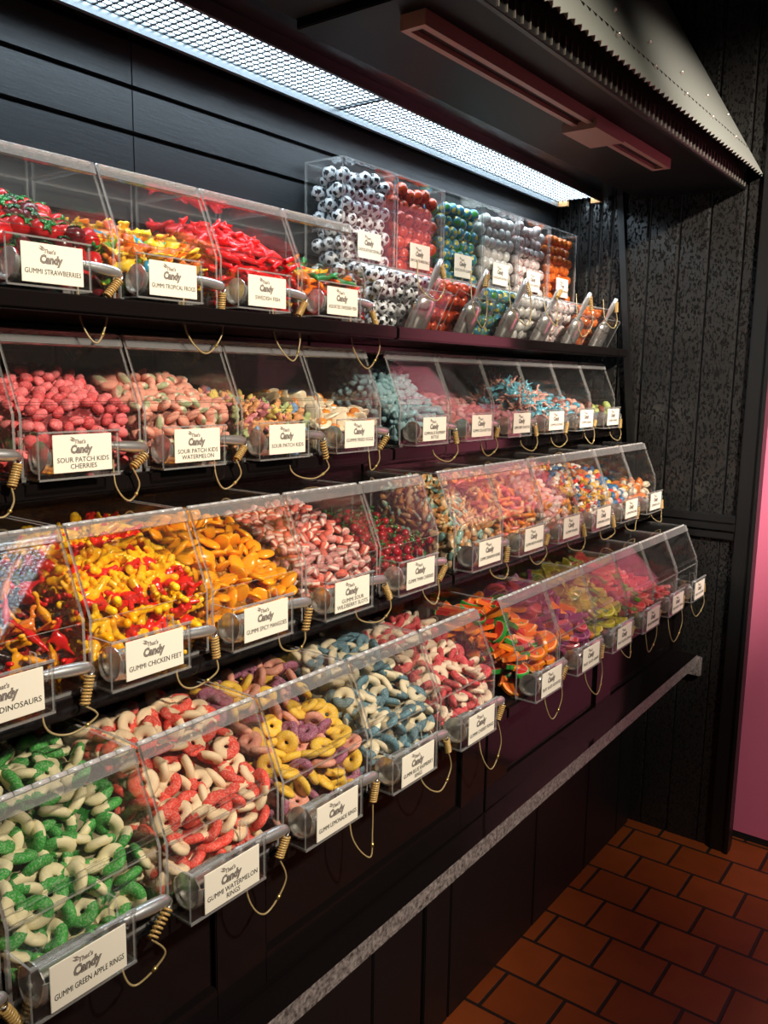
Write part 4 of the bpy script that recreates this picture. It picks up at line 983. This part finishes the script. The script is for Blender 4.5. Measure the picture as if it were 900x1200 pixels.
for k, (kind, desc, text, me, w) in enumerate(balls):
    x = GAP+k; d = .158; r = .085; fillz = 3.27 if k != 3 else 3.2
    ax, ay, az = 1.98*r, 1.98*r*.866, 1.98*r*.82; P = []
    pl = np.array(tp(0, 0, 0)); sna = np.array(sn[:])
    for kz in range(14):
        for ky in range(8):
            for kx in range(6):
                X = .032+r+kx*ax+(ax/2 if (ky+kz) % 2 else 0); Y = TY1-.035-r-ky*ay-(ay/3 if kz % 2 else 0); Z = .025+r+kz*az
                if X > 1.0-r or Z > fillz-TZ0-r: continue
                if Z > .70 and Y < TY0+T+r-.05: continue
                if Z <= .70 and ((X-pl[0])*sna[0]+(Y-pl[1])*sna[1]+(Z-pl[2])*sna[2] > -(T+r)+.05 or Z > .765-.24*(TY0-Y)-r+.04): continue
                P.append((X, Y, Z))
    P = np.array(P)+rng.normal(0, .028, (len(P), 3)); low = P[:, 2] <= .72
    for it in range(40):
        D = P[:, None]-P[None]; L = np.sqrt((D**2).sum(2))+1e-6; np.fill_diagonal(L, 9)
        ov = np.clip(2*r*.97-L, 0, None); P = P+.35*(D/L[..., None]*ov[..., None]).sum(1)
        P[:, 0] = np.clip(P[:, 0], .034+r, .966-r); P[:, 1] = np.minimum(P[:, 1], TY1-T-r-.004); P[:, 2] = np.clip(P[:, 2], T+r, fillz-TZ0-r)
        hi = ~low; P[hi, 1] = np.maximum(P[hi, 1], TY0+T+r+.004)
        sd_ = (P-pl)@sna+T+r; q = low & (sd_ > 0); P[q] -= sd_[q, None]*sna
        P[low, 2] = np.minimum(P[low, 2], .765-.24*(TY0-P[low, 1])-r-.01) if low.any() else P[low, 2]
    p1, p2 = [], []
    for p in P:
        if all((Vector(p)-q).length > 1.7*r for q in p1): p1.append(Vector(p))
    W0 = Vector((x, 0, TZ0))
    for p in p1+p2:
        cands.append((p+W0, r, kind, me, f'{w} ball in the {desc}', f'{w} balls in the {desc}', 1.0))
    poly = [(TY1-.12, .1), (TY1-.12, fillz-TZ0-.2), (TY0+.19, fillz-TZ0-.2), (TY0+.19, .62), (.42, .5), (.62, .1)]
    n = len(poly); vs = [(X, y, z) for X in (.17, .83) for y, z in poly]; fs = [tuple(range(n))[::-1], tuple(range(n, 2*n))]+[(i, (i+1) % n, n+(i+1) % n, n+i) for i in range(n)]
    vs = [tuple(Vector(v)+W0) for v in vs]
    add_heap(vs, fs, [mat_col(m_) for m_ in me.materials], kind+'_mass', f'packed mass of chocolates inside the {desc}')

# keep only pieces that can be seen from the viewpoint or from a step beside it
for r in (1, 2, 3, 4):
    yt, zt, _, _ = ROW[r]; zb = zt-1.0; m = MB(); m.box((-3.2, yt-.27, zb-.13), (XE, min(1.29, yt+.93), zb)); occ(m.v, m.f)
    if r > 1: m = MB(); m.box((-3.2, yt+.9, zb), (XE, yt+.93, zb+1.1)); occ(m.v, m.f)
bmi = bmesh.new(); bmesh.ops.create_icosphere(bmi, subdivisions=1, radius=1.0); bmi.verts.index_update()
iv = np.array([v.co[:] for v in bmi.verts]); ifc = [tuple(v.index for v in f.verts) for f in bmi.faces]; bmi.free()
n0 = len(occ_f); nfc = len(ifc)
for c in cands:
    q = iv*(c[1]*.86)+np.array(c[0]); occ([tuple(v) for v in q], ifc)
tree = BVHTree.FromPolygons(occ_v, occ_f)
R_ = Vector(r_); U_ = Vector(u_); F_ = Vector(f_); C_ = Vector(CAMP)
eyes = [C_, C_+R_*1.2, C_-R_*1.2, C_+U_*.8]
def framed(p):
    d = p-C_; z = d.dot(F_); return z > 0 and abs(d.dot(R_)/z*FPX) < 470 and abs(d.dot(U_)/z*FPX) < 620
kept = []
for ci, c in enumerate(cands):
    if not framed(c[0]): continue
    seen = 0
    for ei, e in enumerate(eyes):
        d = (c[0]-e).normalized(); s = d.cross(Vector((0, 0, 1))).normalized(); t = s.cross(d)
        for off in (Vector((0, 0, 0)), s*.6, -s*.6, t*.6, -t*.5):
            tgt = c[0]+off*c[1]; hit = tree.ray_cast(e, (tgt-e).normalized())
            if hit[2] is not None and hit[2] >= n0 and (hit[2]-n0)//nfc == ci: seen = 1; break
        if seen: break
    if seen: kept.append(((ei > 0), (c[0]-C_).length, ci, c))
kept = [k[3] for k in sorted(kept, key=lambda k: k[:3])]
count = {}
for pos, rad, kind, me, label, group, lie in kept:
    count[kind] = count.get(kind, 0)+1
    if count[kind] > 300: continue
    o = bpy.data.objects.new(kind, me); o.location = W(*pos)
    q = Quaternion((rng.normal(), rng.normal(), rng.normal(), rng.normal())); q.normalize()
    if lie < .95:
        flat = Euler((rng.normal()*lie*.9-.35, rng.normal()*lie*.9, rng.uniform(0, 6.28))).to_quaternion()
        q = flat if rng.uniform() > lie*.45 else q
    o.rotation_euler = q.to_euler(); s = rng.uniform(.93, 1.07); o.scale = (s, s, s)
    tag(o, label, 'chocolate ball' if kind.startswith('chocolate') else 'gummy candy', group)
    COL.objects.link(o)
print('objects', sum(min(300, v) for v in count.values())); print('candies', len(cands), 'kept', len(kept), sorted(count.items(), key=lambda t: -t[1])[:50])
